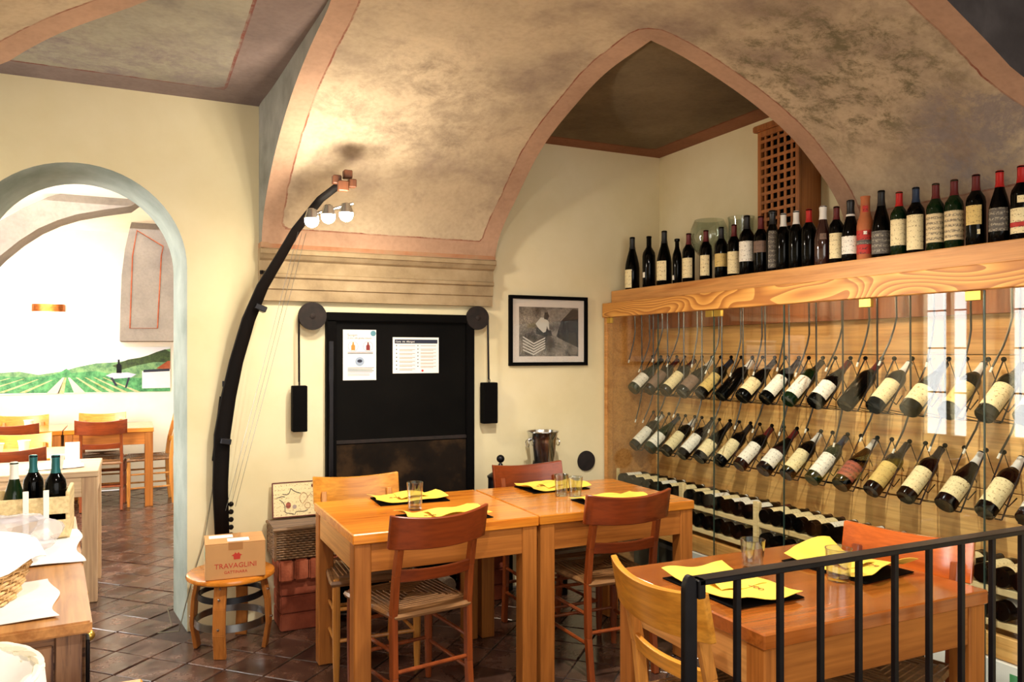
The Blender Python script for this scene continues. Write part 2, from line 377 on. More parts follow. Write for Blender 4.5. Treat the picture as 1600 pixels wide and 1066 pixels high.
def dup(root, loc, rot=(0, 0, 0), label=None, group=None, scale=None):
    if root.name not in KIDS: KIDS[root.name] = [(c, children(c)) for c in children(root)]
    r = root.copy(); COL.objects.link(r); r.location = loc; r.rotation_euler = rot
    if scale: r.scale = scale
    if label: r['label'] = label
    if group: r['group'] = group
    for ch, gs in KIDS[root.name]:
        c = ch.copy(); COL.objects.link(c); c.parent = r
        for g in gs: d = g.copy(); COL.objects.link(d); d.parent = c
    return r
ORD = ['first', 'second', 'third', 'fourth', 'fifth', 'sixth', 'seventh', 'eighth', 'ninth', 'tenth', 'eleventh', 'twelfth', 'thirteenth',
       'fourteenth', 'fifteenth', 'sixteenth', 'seventeenth', 'eighteenth', 'nineteenth', 'twentieth', 'twenty-first']

# ------------------------------------------------------------ room shell
YW, XR, XL, ZC = 4.45, 3.24, -1.3, 2.792
ARX, ARR, ARZ = -.26, .50, 1.9
VA, VH, VZ = 1.8, .79, 2.0
FB, FR_, FL = YW-.09, XR-.08, XL+.08      # fronts of the vault feet
def vz(x, y):
    d1 = FB-y; d2 = FR_-x; d3 = x-FL; k = .16
    def sm(a, b):
        h = max(k-abs(a-b), 0)/k; return min(a, b)-h*h*k/4
    d = max(0, sm(sm(d1, d2), d3)); d = min(d, VA)
    return VZ+VH*math.sqrt(max(0, 1-(1-d/VA)**2))
def onvault(px, py):
    a = ray(px, py); t = 1.0
    while t < 7:
        x, y, z = a[0]*t, a[1]*t, EYE+a[2]*t
        if z >= vz(x, y) or y > FB or x > FR_: break
        t += .01
    return (a[0]*t, a[1]*t)
def resample(p, step=.03):
    out = []
    for (x0, y0), (x1, y1) in zip(p[:-1], p[1:]):
        n = max(1, int(math.hypot(x1-x0, y1-y0)/step))
        out += [(x0+(x1-x0)*i/n, y0+(y1-y0)*i/n) for i in range(n)]
    return out+[p[-1]]
def smooth(p, it=2):
    for _ in range(it):
        q = [p[0]]
        for a, b in zip(p[:-1], p[1:]):
            q += [(a[0]*.75+b[0]*.25, a[1]*.75+b[1]*.25), (a[0]*.25+b[0]*.75, a[1]*.25+b[1]*.75)]
        p = q+[p[-1]]
    return p
c1 = [onvault(*p) for p in ((773, 410), (789, 347), (813, 300), (850, 225), (907, 155), (958, 103), (1000, 75))]
apex = onvault(1017, 62)
c2 = [onvault(*p) for p in ((1055, 80), (1125, 124), (1200, 181), (1238, 216), (1275, 263), (1303, 305), (1322, 350))]
print('corner curve', [tuple(round(k, 2) for k in p) for p in c1+[apex]+c2])
x0 = c1[0][0]; y9 = c2[-1][1]
corner = smooth([(x0, YW), (x0, FB)]+c1[1:]+[apex])[:-1]+smooth([apex]+c2+[(XR, c2[-1][1]-.02)])
l1 = [onvault(*p) for p in ((413, 380), (419, 290), (430, 223), (456, 137), (486, 66), (512, 8))]
l2 = [onvault(*p) for p in ((228, 2), (167, 23), (101, 46), (41, 76), (0, 104))]
print('left curves', [tuple(round(k, 2) for k in p) for p in l1], [tuple(round(k, 2) for k in p) for p in l2])
lx = .60
l1 = [(lx+.012*i, p[1]) for i, p in enumerate(l1)]
left = smooth([(lx, YW), (lx, FB)]+l1[1:]+[(l1[-1][0]-.02, l1[-1][1]-.14), ((l1[-1][0]+l2[0][0])/2, min(l1[-1][1], l2[0][1])-.22)]+l2+[(-.8, l2[-1][1]+.12), (-1.22, l2[-1][1]+.2), (XL, l2[-1][1]+.2)])
r1 = [onvault(*p) for p in ((1480, 0), (1540, 60), (1600, 130))]
print('right curve', [tuple(round(k, 2) for k in p) for p in r1])
right = smooth([(XR, r1[-1][1]-.42), (FR_, r1[-1][1]-.42), (r1[-1][0]+.25, r1[-1][1]-.2)]+r1[::-1]+[(r1[0][0]-.3, r1[0][1]-.05), (r1[0][0]-.5, r1[0][1]-.5), (r1[0][0]-.55, -1.5)])
OPEN = {'corner': corner+[(XR, YW)], 'left': left+[(XL, YW)], 'right': right+[(XR, -1.5)]}
CURVES = {'corner': corner, 'left': left, 'right': right}
def inside(p, poly):
    x, y = p; c = False; j = len(poly)-1
    for i in range(len(poly)):
        xi, yi = poly[i]; xj, yj = poly[j]
        if (yi > y) != (yj > y) and x < (xj-xi)*(y-yi)/(yj-yi)+xi: c = not c
        j = i
    return c
def cdt(curves, rect, keep, pts):
    V = []; E = []
    for cv in curves:
        o = len(V); V += [Vector(p) for p in cv]; E += [(o+i, o+i+1) for i in range(len(cv)-1)]
    o = len(V); V += [Vector(p) for p in rect]; E += [(o+i, o+(i+1) % len(rect)) for i in range(len(rect))]
    CP = np.array([p for cv in curves for p in cv])
    for p in pts:
        if np.min(np.abs(CP-np.array(p)).sum(1)) > .012: V.append(Vector(p))
    r = geometry.delaunay_2d_cdt(V, E, [], 0, 1e-5)
    vs, fs = r[0], r[2]
    fs = [f for f in fs if keep(sum((vs[i] for i in f), Vector((0, 0)))/len(f))]
    return vs, fs
def near_axis(lo, hi, both=True):
    out = []; d = 0
    while d < (hi-lo)/(2 if both else 1):
        out.append(hi-d)
        if both: out.append(lo+d)
        d += .006 if d < .03 else .012 if d < .08 else .03 if d < .5 else .05
    return sorted(set(out))
XS = near_axis(FL, FR_); YS = near_axis(-1.5, FB, False)
gpts = [(x, y) for x in XS for y in YS if (y > .8 or (round(y*20) % 4 == 0))]
curv = [resample(CURVES[k]) for k in ('corner', 'left', 'right')]
allin = lambda p: any(inside(p, OPEN[k]) for k in OPEN)
def in_open(p): return allin((p[0], p[1]))
gpts = [p for p in gpts if not allin(p)]
vs, fs = cdt(curv, [(XL, -1.5), (XR, -1.5), (XR, YW), (XL, YW)], lambda c: not in_open(c) and c.y < FB+.001 and FL-.001 < c.x < FR_+.001, gpts)
used = sorted({i for f in fs for i in f}); mp_ = {u: i for i, u in enumerate(used)}
V3 = np.array([(vs[i].x, vs[i].y, vz(vs[i].x, vs[i].y)) for i in used])
CP3 = np.array([(p[0], p[1], vz(p[0], p[1])) for cv in curv for p in cv])
bd = np.full(len(V3), 9.0)
for i in range(0, len(V3), 2000):
    bd[i:i+2000] = np.sqrt(((V3[i:i+2000, None, :]-CP3[None])**2).sum(2)).min(1)
arc = np.minimum(bd, V3[:, 2]-VZ-.02)       # metres above the springing line
mb = MB(); mb.add(V3.tolist(), [tuple(mp_[i] for i in f) for f in fs])
def put_attr(o, name, arr):
    a = o.data.attributes.new(name, 'FLOAT', 'POINT'); a.data.foreach_set('value', np.asarray(arr, dtype=np.float32))
me = bpy.data.meshes.new('ceiling'); me.from_pydata(mb.v, [], mb.f); me.materials.append(M['vault'])
me.polygons.foreach_set('use_smooth', [True]*len(me.polygons))
vault = link('ceiling', me); tag(vault, kind='structure'); put_attr(vault, 'bd', arc)
# edges of the vault turned up to the flat ceiling panels behind it
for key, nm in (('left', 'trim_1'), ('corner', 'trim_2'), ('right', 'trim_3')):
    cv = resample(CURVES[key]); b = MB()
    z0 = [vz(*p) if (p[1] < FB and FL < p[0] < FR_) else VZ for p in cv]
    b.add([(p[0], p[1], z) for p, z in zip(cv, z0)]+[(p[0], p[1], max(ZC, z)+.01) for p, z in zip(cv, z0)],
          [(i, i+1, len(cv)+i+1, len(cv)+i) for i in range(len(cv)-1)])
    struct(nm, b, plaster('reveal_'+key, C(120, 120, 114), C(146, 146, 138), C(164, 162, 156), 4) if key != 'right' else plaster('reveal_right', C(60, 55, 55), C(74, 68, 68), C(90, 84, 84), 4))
# flat ceiling panels behind the arches
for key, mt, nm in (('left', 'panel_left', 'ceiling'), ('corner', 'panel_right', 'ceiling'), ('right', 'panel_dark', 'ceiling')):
    poly = OPEN[key]; xs = [p[0] for p in poly]; ys = [p[1] for p in poly]; pts = []
    x = min(xs)
    while x < max(xs):
        y = min(ys)
        while y < max(ys):
            if inside((x, y), poly): pts.append((x, y))
            y += .05
        x += .05
    cl = resample(poly+[poly[0]])
    vs, fs = cdt([cl], [(XL-.1, -1.6), (XR+.1, -1.6), (XR+.1, YW+.1), (XL-.1, YW+.1)], lambda c, P=poly: inside((c.x, c.y), P), pts)
    used = sorted({i for f in fs for i in f}); mm_ = {u: i for i, u in enumerate(used)}
    b = MB(); b.add([(vs[i].x, vs[i].y, ZC+.002) for i in used], [tuple(mm_[i] for i in f) for f in fs])
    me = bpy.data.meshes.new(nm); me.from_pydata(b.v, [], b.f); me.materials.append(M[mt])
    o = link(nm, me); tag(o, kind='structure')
    def dist(i):
        x, y = vs[i].x, vs[i].y; d = [YW-y, XR-x, x-XL]
        if key == 'left': d.append(.62-x)
        return max(0, min(d))
    put_attr(o, 'bd', [dist(i) for i in used])
# closed foot fronts (small walls below the springing line on both side walls)
b = MB(); b.box(FR_, y9-1.55, 1.88, XR, y9-.02, VZ+.002); struct('trim_4', b, M['vault'])
b = MB(); b.box(XL, -1.5, 0, FL, l2[-1][1]+.2, VZ); struct('trim_5', b, M['cream'])
# roof slab keeps daylight out from above
b = MB(); b.box(XL-.3, -1.55, 3.0, XR+.3, 9.8, 3.1); struct('ceiling', b, M['cream'])

# back wall with the round-arched doorway
def wall_sheet(y, mat, name, flip=1):
    b = MB(); n = 32
    arc_ = [(ARX+ARR*math.cos(PI-PI*i/n), ARZ+ARR*math.sin(PI-PI*i/n)) for i in range(n+1)]
    xr = XR if y < 4.6 else 1.6
    xl = XL if y < 4.6 else -2.6
    def q(a, b_, c, d): b.add([(p[0], y, p[1]) for p in (a, b_, c, d)], [(0, 1, 2, 3)])
    q((xl, 0), (arc_[0][0], 0), (arc_[0][0], 3), (xl, 3)); q((arc_[-1][0], 0), (xr, 0), (xr, 3), (arc_[-1][0], 3))
    q((arc_[0][0], ARZ), (arc_[0][0], ARZ), (arc_[0][0], 3), (arc_[0][0], 3))
    for a, c in zip(arc_[:-1], arc_[1:]): q(a, c, (c[0], 3), (a[0], 3))
    return struct(name, b, mat, smooth=False)
wall_sheet(YW, M['cream'], 'wall_back'); wall_sheet(YW+.40, M['white_wall'], 'wall_far_side')
b = MB(); n = 32
pf = [(ARX-ARR, 0)]+[(ARX+ARR*math.cos(PI-PI*i/n), ARZ+ARR*math.sin(PI-PI*i/n)) for i in range(n+1)]+[(ARX+ARR, 0)]
pb = [(ARX-ARR+.02, 0)]+[(ARX+(ARR-.05)*math.cos(PI-PI*i/n), ARZ+(ARR-.03)*math.sin(PI-PI*i/n)) for i in range(n+1)]+[(ARX+ARR-.05, 0)]
b.add([(p[0], YW, p[1]) for p in pf]+[(p[0], YW+.401, p[1]) for p in pb], [(i, i+1, len(pf)+i+1, len(pf)+i) for i in range(len(pf)-1)])
struct('trim_6', b, M['reveal'])
b = MB(); b.box(XR, -1.5, 0, XR+.1, YW+.1, 3); struct('wall_right', b, M['cream'])
LW = [(4.15, 4.355), (3.975, 4.11)]
b = MB()
for y0, y1, z0, z1 in ((-1.5, 3.975, 0, 3), (4.11, 4.15, 0, 3), (4.355, YW+.1, 0, 3), (3.975, 4.11, 0, .72), (4.15, 4.355, 0, .72), (3.975, 4.11, 2.2, 3), (4.15, 4.355, 2.2, 3)):
    b.box(XL-.1, y0, z0, XL, y1, z1)
struct('wall_left', b, M['cream'])
for k, (y0, y1) in enumerate(LW):
    b = MB(); m_ = (y0+y1)/2; r_ = (y1-y0)/2
    prof = [(y0, .72), (y1, .72), (y1, 2.0)]+[(m_+r_*math.cos(PI*i/8), 2.0+r_*1.6*math.sin(PI*i/8)) for i in range(1, 8)]+[(y0, 2.0)]
    b.prism([(u, min(v, 2.19)) for u, v in prof], lambda u, v, d: (d, u, v), XL-.08, XL-.07)
    wn = struct('window_%d' % (k+1), b, M['sky'])
    for z in (1.1, 1.5, 1.84): MB().box(XL-.069, y0, z-.007, XL-.055, y1, z+.007).build('glazing_bar', M['black'], wn)
# cornice under the foot of the vault
def cornice(x0, x1):
    prof = [(0, 1.742), (.045, 1.742), (.045, 1.80), (.055, 1.806), (.055, 1.86), (.07, 1.868), (.07, 1.885), (.058, 1.89), (.058, 1.955), (.078, 1.965), (.095, 1.985), (.105, 1.99), (.105, 2.012), (.09, 2.02), (0, 2.02)]
    b = MB(); n = len(prof)
    b.add([(x0, YW-d, z) for d, z in prof]+[(x1, YW-d, z) for d, z in prof], [(i, (i+1) % n, n+(i+1) % n, n+i) for i in range(n)]+[tuple(range(n)), tuple(range(n, 2*n))])
    return b
o = struct('trim_7', cornice(lx-.005, x0+.005), M['cornice'], ang=20)
b = MB(); b.box(lx-.003, FB-.004, 2.021, x0+.003, YW, 2.05); struct('trim_8', b, M['cornice_red'])

# adjoining room
YF = 9.4
b = MB(); b.box(-3.4, YF, 0, 1.7, YF+.1, 3); struct('wall_far', b, M['white_wall'])
b = MB(); b.box(1.6, YW+.4, 0, 1.7, YF, 3); struct('wall_far_right', b, M['white_wall'])
b = MB(); zc = 2.74
b.box(-2.6, YW+.4, zc, 1.7, YF, zc+.05); struct('ceiling', b, M['white_wall'])
b = MB()
for y0, y1, z0, z1 in ((YW+.4, 5.2, 0, zc), (6.8, YF, 0, zc), (5.2, 6.8, 0, .8), (5.2, 6.8, 2.5, zc)): b.box(-2.7, y0, z0, -2.6, y1, z1)
struct('wall_far_left', b, M['white_wall'])
b = MB(); b.box(-2.69, 5.2, .8, -2.68, 6.8, 2.5); wn = struct('window_3', b, M['sky'])  # added unseen glowing pane that goes with the side fill light
for y in (5.58, 6.0, 6.4): MB().box(-2.68, y-.02, .8, -2.65, y+.02, 2.5).build('glazing_bar', M['white'], wn)
# arch rib and hanging vault foot in the adjoining room
rib = [(0, 400), (30, 376), (60, 357), (90, 344), (120, 335), (160, 328), (205, 322), (236, 300), (236, 280), (165, 290), (120, 296), (75, 308), (35, 326), (0, 345), (-60, 385), (-60, 460)]
b = MB(); yr = 7.3
P = [ony(p[0], p[1], yr) for p in rib]
b.prism([(p.x, p.z) for p in P][::-1], lambda u, v, d: (u, d, v), yr, yr+.35)
o = struct('trim_9', b, M['far_fresco']); put_attr(o, 'bd', [.5]*len(o.data.vertices))
foot = [(187, 533), (188, 480), (190, 430), (195, 390), (203, 355), (212, 325), (330, 318), (330, 533)]
b = MB(); P = [ony(p[0], p[1], 8.6) for p in foot]
b.prism([(p.x, p.z) for p in P], lambda u, v, d: (u, d, v), 8.6, YF)
o = struct('trim_10', b, M['far_fresco']); put_attr(o, 'bd', [.5]*len(o.data.vertices))
P = [ony(p[0], p[1], 8.595) for p in ((203, 513), (207, 400), (214, 360), (255, 385), (252, 400), (246, 513))]
b = MB(); b.tube(P, .006, 4, closed=True); struct('trim_11', b, M['brick'])
# ------------------------------------------------------------ floor of diagonal terracotta tiles
b = MB(); b.box(-3.4, -1.5, -.05, 3.4, YF, -.008)
floor = struct('floor', b, M['grout'])
def tilemat():
    m, nt, bs = newmat('terracotta_tile')
    v, oi = rnd_shift(nt, coord(nt), 9)
    n = N(nt, 'ShaderNodeTexNoise', i_Scale=7.0, i_Detail=7.0, i_Roughness=.6); L(nt, v, n.inputs[0])
    c = ramp(nt, n.outputs[0], [(.3, C(50, 36, 32)), (.5, C(80, 56, 46)), (.7, C(112, 80, 64))])
    hs = N(nt, 'ShaderNodeHueSaturation'); L(nt, c, hs.inputs['Color'])
    mr = N(nt, 'ShaderNodeMapRange'); mr.inputs[3].default_value = .65; mr.inputs[4].default_value = 1.25
    L(nt, oi.outputs['Random'], mr.inputs[0]); L(nt, mr.outputs[0], hs.inputs['Value']); L(nt, hs.outputs[0], bs.inputs['Base Color'])
    L(nt, ramp(nt, n.outputs[0], [(.3, (.14, .14, .14, 1)), (.7, (.34, .34, .34, 1))]), bs.inputs['Roughness'])
    n2 = N(nt, 'ShaderNodeTexNoise', i_Scale=2.0, i_Detail=3.0); L(nt, v, n2.inputs[0]); bump(nt, bs, n2.outputs[0], .5, .03)
    return m
M['tile'] = tilemat()
TS = .215
hb = TS/2-.0035
tm = MB(); tm.box(-hb, -hb, -.012, hb, hb, 0); tmesh = tm.mesh('tile', M['tile'], bev=.003)
def proj(x, y, z=0):
    t = x*FX+y*FY
    return (800+1232*(x*RX+y*RY)/t, 551-(z-EYE)*1232/t, t) if t > .2 else (0, 9999, t)
cells = []
A45 = math.radians(45)
for i in range(-46, 47):
    for j in range(-46, 47):
        x = (i-j)*TS/math.sqrt(2)+.06; y = (i+j)*TS/math.sqrt(2)+4.0
        if x < -1.2 or x > 3.15 or y < -1.2 or y > YF-.1: continue
        if YW-.1 < y < YW+.5 and not (-.7 < x < .2): continue
        if y > YW+.3 and (x < -1.4 or x > 1.5): continue
        px, py, t = proj(x, y)
        vis = -30 < px < 1630 and 551 < py < 1110 and t > .5
        if vis and y > YW and (proj(x, y)[0] > 300): vis = False
        if vis and x > 2.75: vis = False
        if vis and y > 4.2 and .62 < x < 2.1: vis = False
        if vis and y < 4.0 and px < 110: vis = False
        cells.append((not vis, t, x, y))
cells.sort()
rest = MB(); cnt = 0
for hid, t, x, y in cells:
    rz = A45+random.uniform(-.012, .012)
    mt = Matrix.Translation((x, y, random.uniform(-.0015, .0015))) @ Matrix.Rotation(rz, 4, 'Z') @ Matrix.Rotation(random.uniform(-.008, .008), 4, 'X') @ Matrix.Rotation(random.uniform(-.008, .008), 4, 'Y')
    if not hid and cnt < 300:
        o = link('tile', tmesh, floor); o.matrix_local = mt; cnt += 1
    else: rest.box(-hb, -hb, -.012, hb, hb, 0, mt)
tag(rest.build('tile_field', M['tile'], floor, smooth=False), kind='stuff')
print('tiles', cnt, len(cells))

# ------------------------------------------------------------ tables
def table(label, x0, y0, x1, y1, top='table', h=.75, rz=0, fr='table_f', lg='table_l', group=None, leg=.07, tt=.042):
    cx, cy = (x0+x1)/2, (y0+y1)/2; wx, wy = (x1-x0)/2, (y1-y0)/2
    t = thing('dining_table', label, 'table', (cx, cy, 0), rz, group)
    MB().box(-wx, -wy, h-tt, wx, wy, h).build('tabletop', M[top], t, bev=.004)
    i = .006
    for sx in (-1, 1):
        for sy in (-1, 1):
            xa, ya = sx*(wx-i), sy*(wy-i); xb, yb = xa-sx*leg, ya-sy*leg
            MB().box(min(xa, xb), min(ya, yb), .001, max(xa, xb), max(ya, yb), h-tt).build('leg', M[lg], t, bev=.004)
    za, zb = h-tt-.115, h-tt-.0005
    for sy in (-1, 1):
        y = sy*(wy-i-.006); MB().box(-wx+i+leg, min(y, y-sy*.024), za, wx-i-leg, max(y, y-sy*.024), zb).build('apron', M[fr], t, bev=.002)
    for sx in (-1, 1):
        x = sx*(wx-i-.006); MB().box(min(x, x-sx*.024), -wy+i+leg, za, max(x, x-sx*.024), wy-i-leg, zb).build('apron', M[fr if fr != 'table_f' else 'table_fy'], t, bev=.002)
    return t
M['table_fy'] = wood('table_side_wood', C(176, 116, 56), C(210, 154, 88), 'y', .4)
table('honey wooden dining table nearest the doorway, with one tumbler', .76, 3.035, 1.577, 3.775)
table('honey wooden dining table beside the wine cabinet, with two tumblers', 1.585, 3.04, 2.42, 3.77)
table('glossy reddish dining table behind the black railing', 1.425, 1.515, 2.30, 2.19, top='dark_top')

# ------------------------------------------------------------ chairs
def chair(name, label, loc, rz, crest_m, leg_m, group, H=.84, seat_cloth=None, rail=True):
    t = thing(name, label, 'chair', (loc[0], loc[1], 0), rz, group)
    # rear posts, raked backwards above the seat
    for s in (-1, 1):
        pts = [(s*.165, -.215, .001), (s*.168, -.19, .2), (s*.168, -.185, .44), (s*.166, -.205, .6), (s*.163, -.245, H-.07)]
        b = MB()
        for a, c in zip(pts[:-1], pts[1:]): b.bar(a, (c[0], c[1], c[2]+.003), .026, .036, up=(0, 1, 0), w2=.026, h2=.034)
        b.build('rear_leg', M[leg_m], t, bev=.004)
    for s in (-1, 1):
        b = MB(); b.lathe([(.013, .001), (.017, .12), (.0185, .3), (.017, .43), (.012, .455)], 10, (s*.185, .185, 0)); b.build('front_leg', M[leg_m], t)
    # woven rush seat
    b = MB(); nx, ny = 14, 14
    def sp(i, j, k=1):
        u = i/(nx-1)*2-1; v = j/(ny-1)*2-1; wd = .182+.02*v
        e = max(abs(u), abs(v)); z = .455-.012*(1-e*e)-(.010 if e > .98 else 0)
        return (u*wd, v*.195, z if k else z-.022)
    b.grid(nx, ny, lambda i, j: sp(i, j)); b.grid(nx, ny, lambda i, j: sp(i, j, 0))
    edge = [sp(i, 0) for i in range(nx)]+[sp(nx-1, j) for j in range(1, ny)]+[sp(i, ny-1) for i in range(nx-2, -1, -1)]+[sp(0, j) for j in range(ny-2, 0, -1)]
    b.tube([(p[0], p[1], p[2]-.008) for p in edge], .014, 6, closed=True)
    for k in range(1, 9):
        f_ = k/9.0
        for s in (1, -1):
            x = .19*f_; b.tube([(-x, s*x, .4585), (x, s*x, .4585)], .0028, 3); b.tube([(s*x, -x, .4585), (s*x, x, .4585)], .0028, 3)
    b.build('seat', M['rush'], t)
    # rungs
    for z, zz in ((.17, .15), (.30, .29)):
        for s in (-1, 1): MB().tube([(s*.168, -.19, z), (s*.185, .18, z)], .0085, 8).build('rung', M[leg_m], t)
        MB().tube([(-.185, .185, zz+.03), (.185, .185, zz+.03)], .0085, 8).build('rung', M[leg_m], t)
    MB().tube([(-.168, -.19, .22), (.168, -.19, .22)], .0085, 8).build('rung', M[leg_m], t)
    # curved crest and middle rail
    def rail_(name, w_, z0, z1, y, bowd, th, dip, mat):
        n = 15; b = MB(); vs = []
        for i in range(n):
            u = i/(n-1)*2-1; x = u*w_; yy = y-bowd*(1-u*u)
            lean = (z1-z0)*.2
            zt = z1-dip*(1-u*u); zb = z0-dip*.5*(1-u*u)
            vs += [(x, yy, zb), (x, yy-th, zb), (x, yy-th-lean, zt), (x, yy-lean, zt)]
        fs = [(0, 1, 2, 3), tuple((n-1)*4+k for k in (3, 2, 1, 0))]
        for i in range(n-1):
            for k in range(4): fs.append((i*4+k, i*4+(k+1) % 4, i*4+4+(k+1) % 4, i*4+4+k))
        b.add(vs, fs); b.build(name, M[mat], t, bev=.003)
    rail_('crest_rail', .215, H-.125, H+.008, -.222, .045, .022, .020, crest_m)
    rail_('back_rail', .158, .575, .625, -.197, .022, .018, .006, crest_m)
    if seat_cloth: MB().grid(9, 9, lambda i, j: (-.15+.035*i+(.006*math.sin(j*2)), -.12+.034*j, .466+.004*math.sin(i*1.7+j*1.3))).build('seat_cloth', M['cloth'], t, solid=.002)
    return t
G1 = 'chairs around the two joined tables'; G3 = 'chairs at the table behind the railing'
def place(ctr, rz, **kw):   # ctr: middle of the crest rail in plan
    off = Vector((-math.sin(rz), math.cos(rz)))*.265
    return (ctr[0]+off.x, ctr[1]+off.y)
rz = math.radians(9); chair('dining_chair', 'red-brown rush-seated chair in front of the table nearest the doorway', place((1.075, 2.895), rz), rz, 'ch_red', 'ch_redl', G1)
rz = math.radians(-2); chair('dining_chair', 'red-brown chair in front of the table beside the wine cabinet', place((1.965, 2.915), rz), rz, 'ch_red', 'ch_redl', G1)
rz = math.radians(178); chair('dining_chair', 'honey-coloured chair between the nearest-doorway table and the black fireplace', place((1.0, 3.93), rz), rz, 'ch_yel', 'ch_yell', G1)
rz = math.radians(181); chair('dining_chair', 'orange-brown chair in front of the steel ice bucket', place((1.965, 3.93), rz), rz, 'ch_red', 'ch_redl', G1)
rz = math.radians(-90); chair('dining_chair', 'pale honey wooden chair right behind the black railing post', place((1.30, 1.81), rz), rz, 'ch_yel', 'ch_yell', G3)
rz = math.radians(106); chair('dining_chair', 'glossy orange wooden chair between the railed-off table and the bottle racks', place((2.40, 1.87), rz), rz, 'ch_or', 'ch_redl', G3)

# ------------------------------------------------------------ table settings
def placemat(label, nlabel, cx, cy, z, w_, d_, rz, seed, nrz=0.0, curl=.012):
    rnd = random.Random(seed)
    t = thing('placemat', label, 'placemat', (cx, cy, z), rz, 'dark placemats on the tables')
    MB().box(-w_/2+.012, -d_/2+.004, .0008, w_/2-.012, d_/2-.004, .004).build('mat_sheet', M['black'], t)
    k = thing('paper_napkin', nlabel, 'napkin', (cx, cy, z+.0045), rz+nrz, 'yellow papers laid on the placemats')
    ph = [rnd.uniform(0, 6) for _ in range(4)]; nx, ny = 20, 14
    W, D = w_*.97, d_*.92
    def f(i, j):
        u, v = i/(nx-1)*2-1, j/(ny-1)*2-1
        z_ = .002+.004*(1+math.sin(u*4+ph[0]+v))+.003*(1+math.sin(v*5+ph[1]))
        z_ += curl*max(0, abs(u)-.62)**1.2*3*(1+.4*math.sin(v*2+ph[2]))
        return (u*W/2+.012*math.sin(v*3+ph[3]), v*D/2, z_)
    MB().grid(nx, ny, f).build('paper_sheet', M['matyel'], k, solid=.0015)
    def g(i, j):
        u, v = i/(nx-1), j/(ny-1)*2-1
        return (W/2*(-.35+.8*u), v*D/2*.72*(1-.3*u), .016+.010*math.sin(u*3)+.004*math.sin(v*4+ph[2]))
    MB().grid(nx, ny, g).build('folded_flap', M['matyel'], k, solid=.0015)
    b = MB()
    for q in range(3): b.tube([(-W*.28+.02*q+.008*math.cos(a), -D*.12+.008*math.sin(a), .0155) for a in [q_*PI/4 for q_ in range(8)]], .0012, 3, closed=True)
    b.build('printed_mark', M['matink'], k)
    return t
T = .7505
placemat('dark placemat at the chair before the fireplace', 'crumpled yellow paper with turned-up ends on the placemat nearest the fireplace', 1.19, 3.645, T, .36, .23, -.05, 1)
placemat('dark placemat half hidden behind the red-brown chair nearest the doorway', 'yellow paper behind the crest of the red-brown chair nearest the doorway', 1.20, 3.20, T, .37, .26, .1, 2)
placemat('dark placemat before the orange-brown chair near the ice bucket', 'flat yellow paper before the orange-brown chair near the ice bucket', 1.965, 3.64, T, .35, .24, .0, 3)
placemat('dark placemat between two tumblers and the red-brown chair by the cabinet', 'yellow paper between the two tumblers and the red-brown chair by the cabinet', 2.05, 3.18, T, .36, .24, .0, 4)
placemat('dark placemat in front of the pale honey chair behind the railing', 'large yellow paper in front of the pale honey chair behind the railing', 1.615, 1.86, T, .36, .26, PI/2, 5)
placemat('dark placemat in front of the glossy orange chair', 'yellow paper with turned-up edges in front of the glossy orange chair', 2.12, 1.88, T, .34, .26, PI/2+.1, 6, curl=.03)
def tumbler(x, y, z, h, r, label):
    t = thing('tumbler', label, 'glass', (x, y, z), 0, 'drinking glasses on the tables')
    b = MB(); b.lathe([(r*.80, .0), (r*.84, .004), (r*.9, h*.5), (r, h), (r-.0018, h), (r*.88-.0015, h*.5), (r*.80-.001, .012), (.0001, .010)], 28); b.build('glass_wall', M['tumbler'], t, ang=50)
    MB().tube([((r-.001)*math.cos(a), (r-.001)*math.sin(a), h) for a in [k*PI/12 for k in range(24)]], .0013, 5, closed=True).build('rim', M['tumbler'], t)
tumbler(1.135, 3.40, T, .125, .037, 'clear tumbler standing alone on the table nearest the doorway')
tumbler(1.90, 3.42, T, .105, .036, 'clear tumbler on the cabinet-side table, the one nearer the ice bucket')
tumbler(1.925, 3.325, T, .105, .036, 'clear tumbler on the cabinet-side table, the one nearer the red-brown chair')
tumbler(1.83, 2.0, T, .095, .04, 'clear tumbler at the edge of the large yellow paper behind the railing')
tumbler(1.975, 1.78, T, .10, .041, 'clear tumbler next to the curled yellow paper behind the railing')

# ------------------------------------------------------------ railing
rail = thing('railing', 'black iron railing with a flat rounded post in front of the reddish table', 'railing', (0, 1.30, 0))
b = MB(); prof = [(-.016, 0), (.016, 0), (.016, .975)]+[(.016*math.cos(PI*k/8), .975+.03*math.sin(PI*k/8)) for k in range(1, 8)]+[(-.016, .975)]
b.prism(prof, lambda u, v, d: (1.022+u, d, v), -.006, .010); b.build('post', M['iron'], rail, bev=.002)
MB().box(1.039, -.012, .982, 2.76, .026, .994).build('handrail', M['iron'], rail, bev=.002)
b = MB(); b.box(1.036, -.012, .955, 1.055, .018, .994); b.build('bracket', M['iron'], rail, bev=.002)
MB().box(1.04, -.006, .09, 2.76, .016, .10).build('bottom_rail', M['iron'], rail, bev=.002)
k = 0; x = 1.150
bm_ = MB().box(-.0065, -.0025, .10, .0065, .0105, .983).mesh('baluster', M['iron'], bev=.001)
while x < 2.7:
    o = link('baluster', bm_, rail); o.location = (x, 0, 0); x += .1205

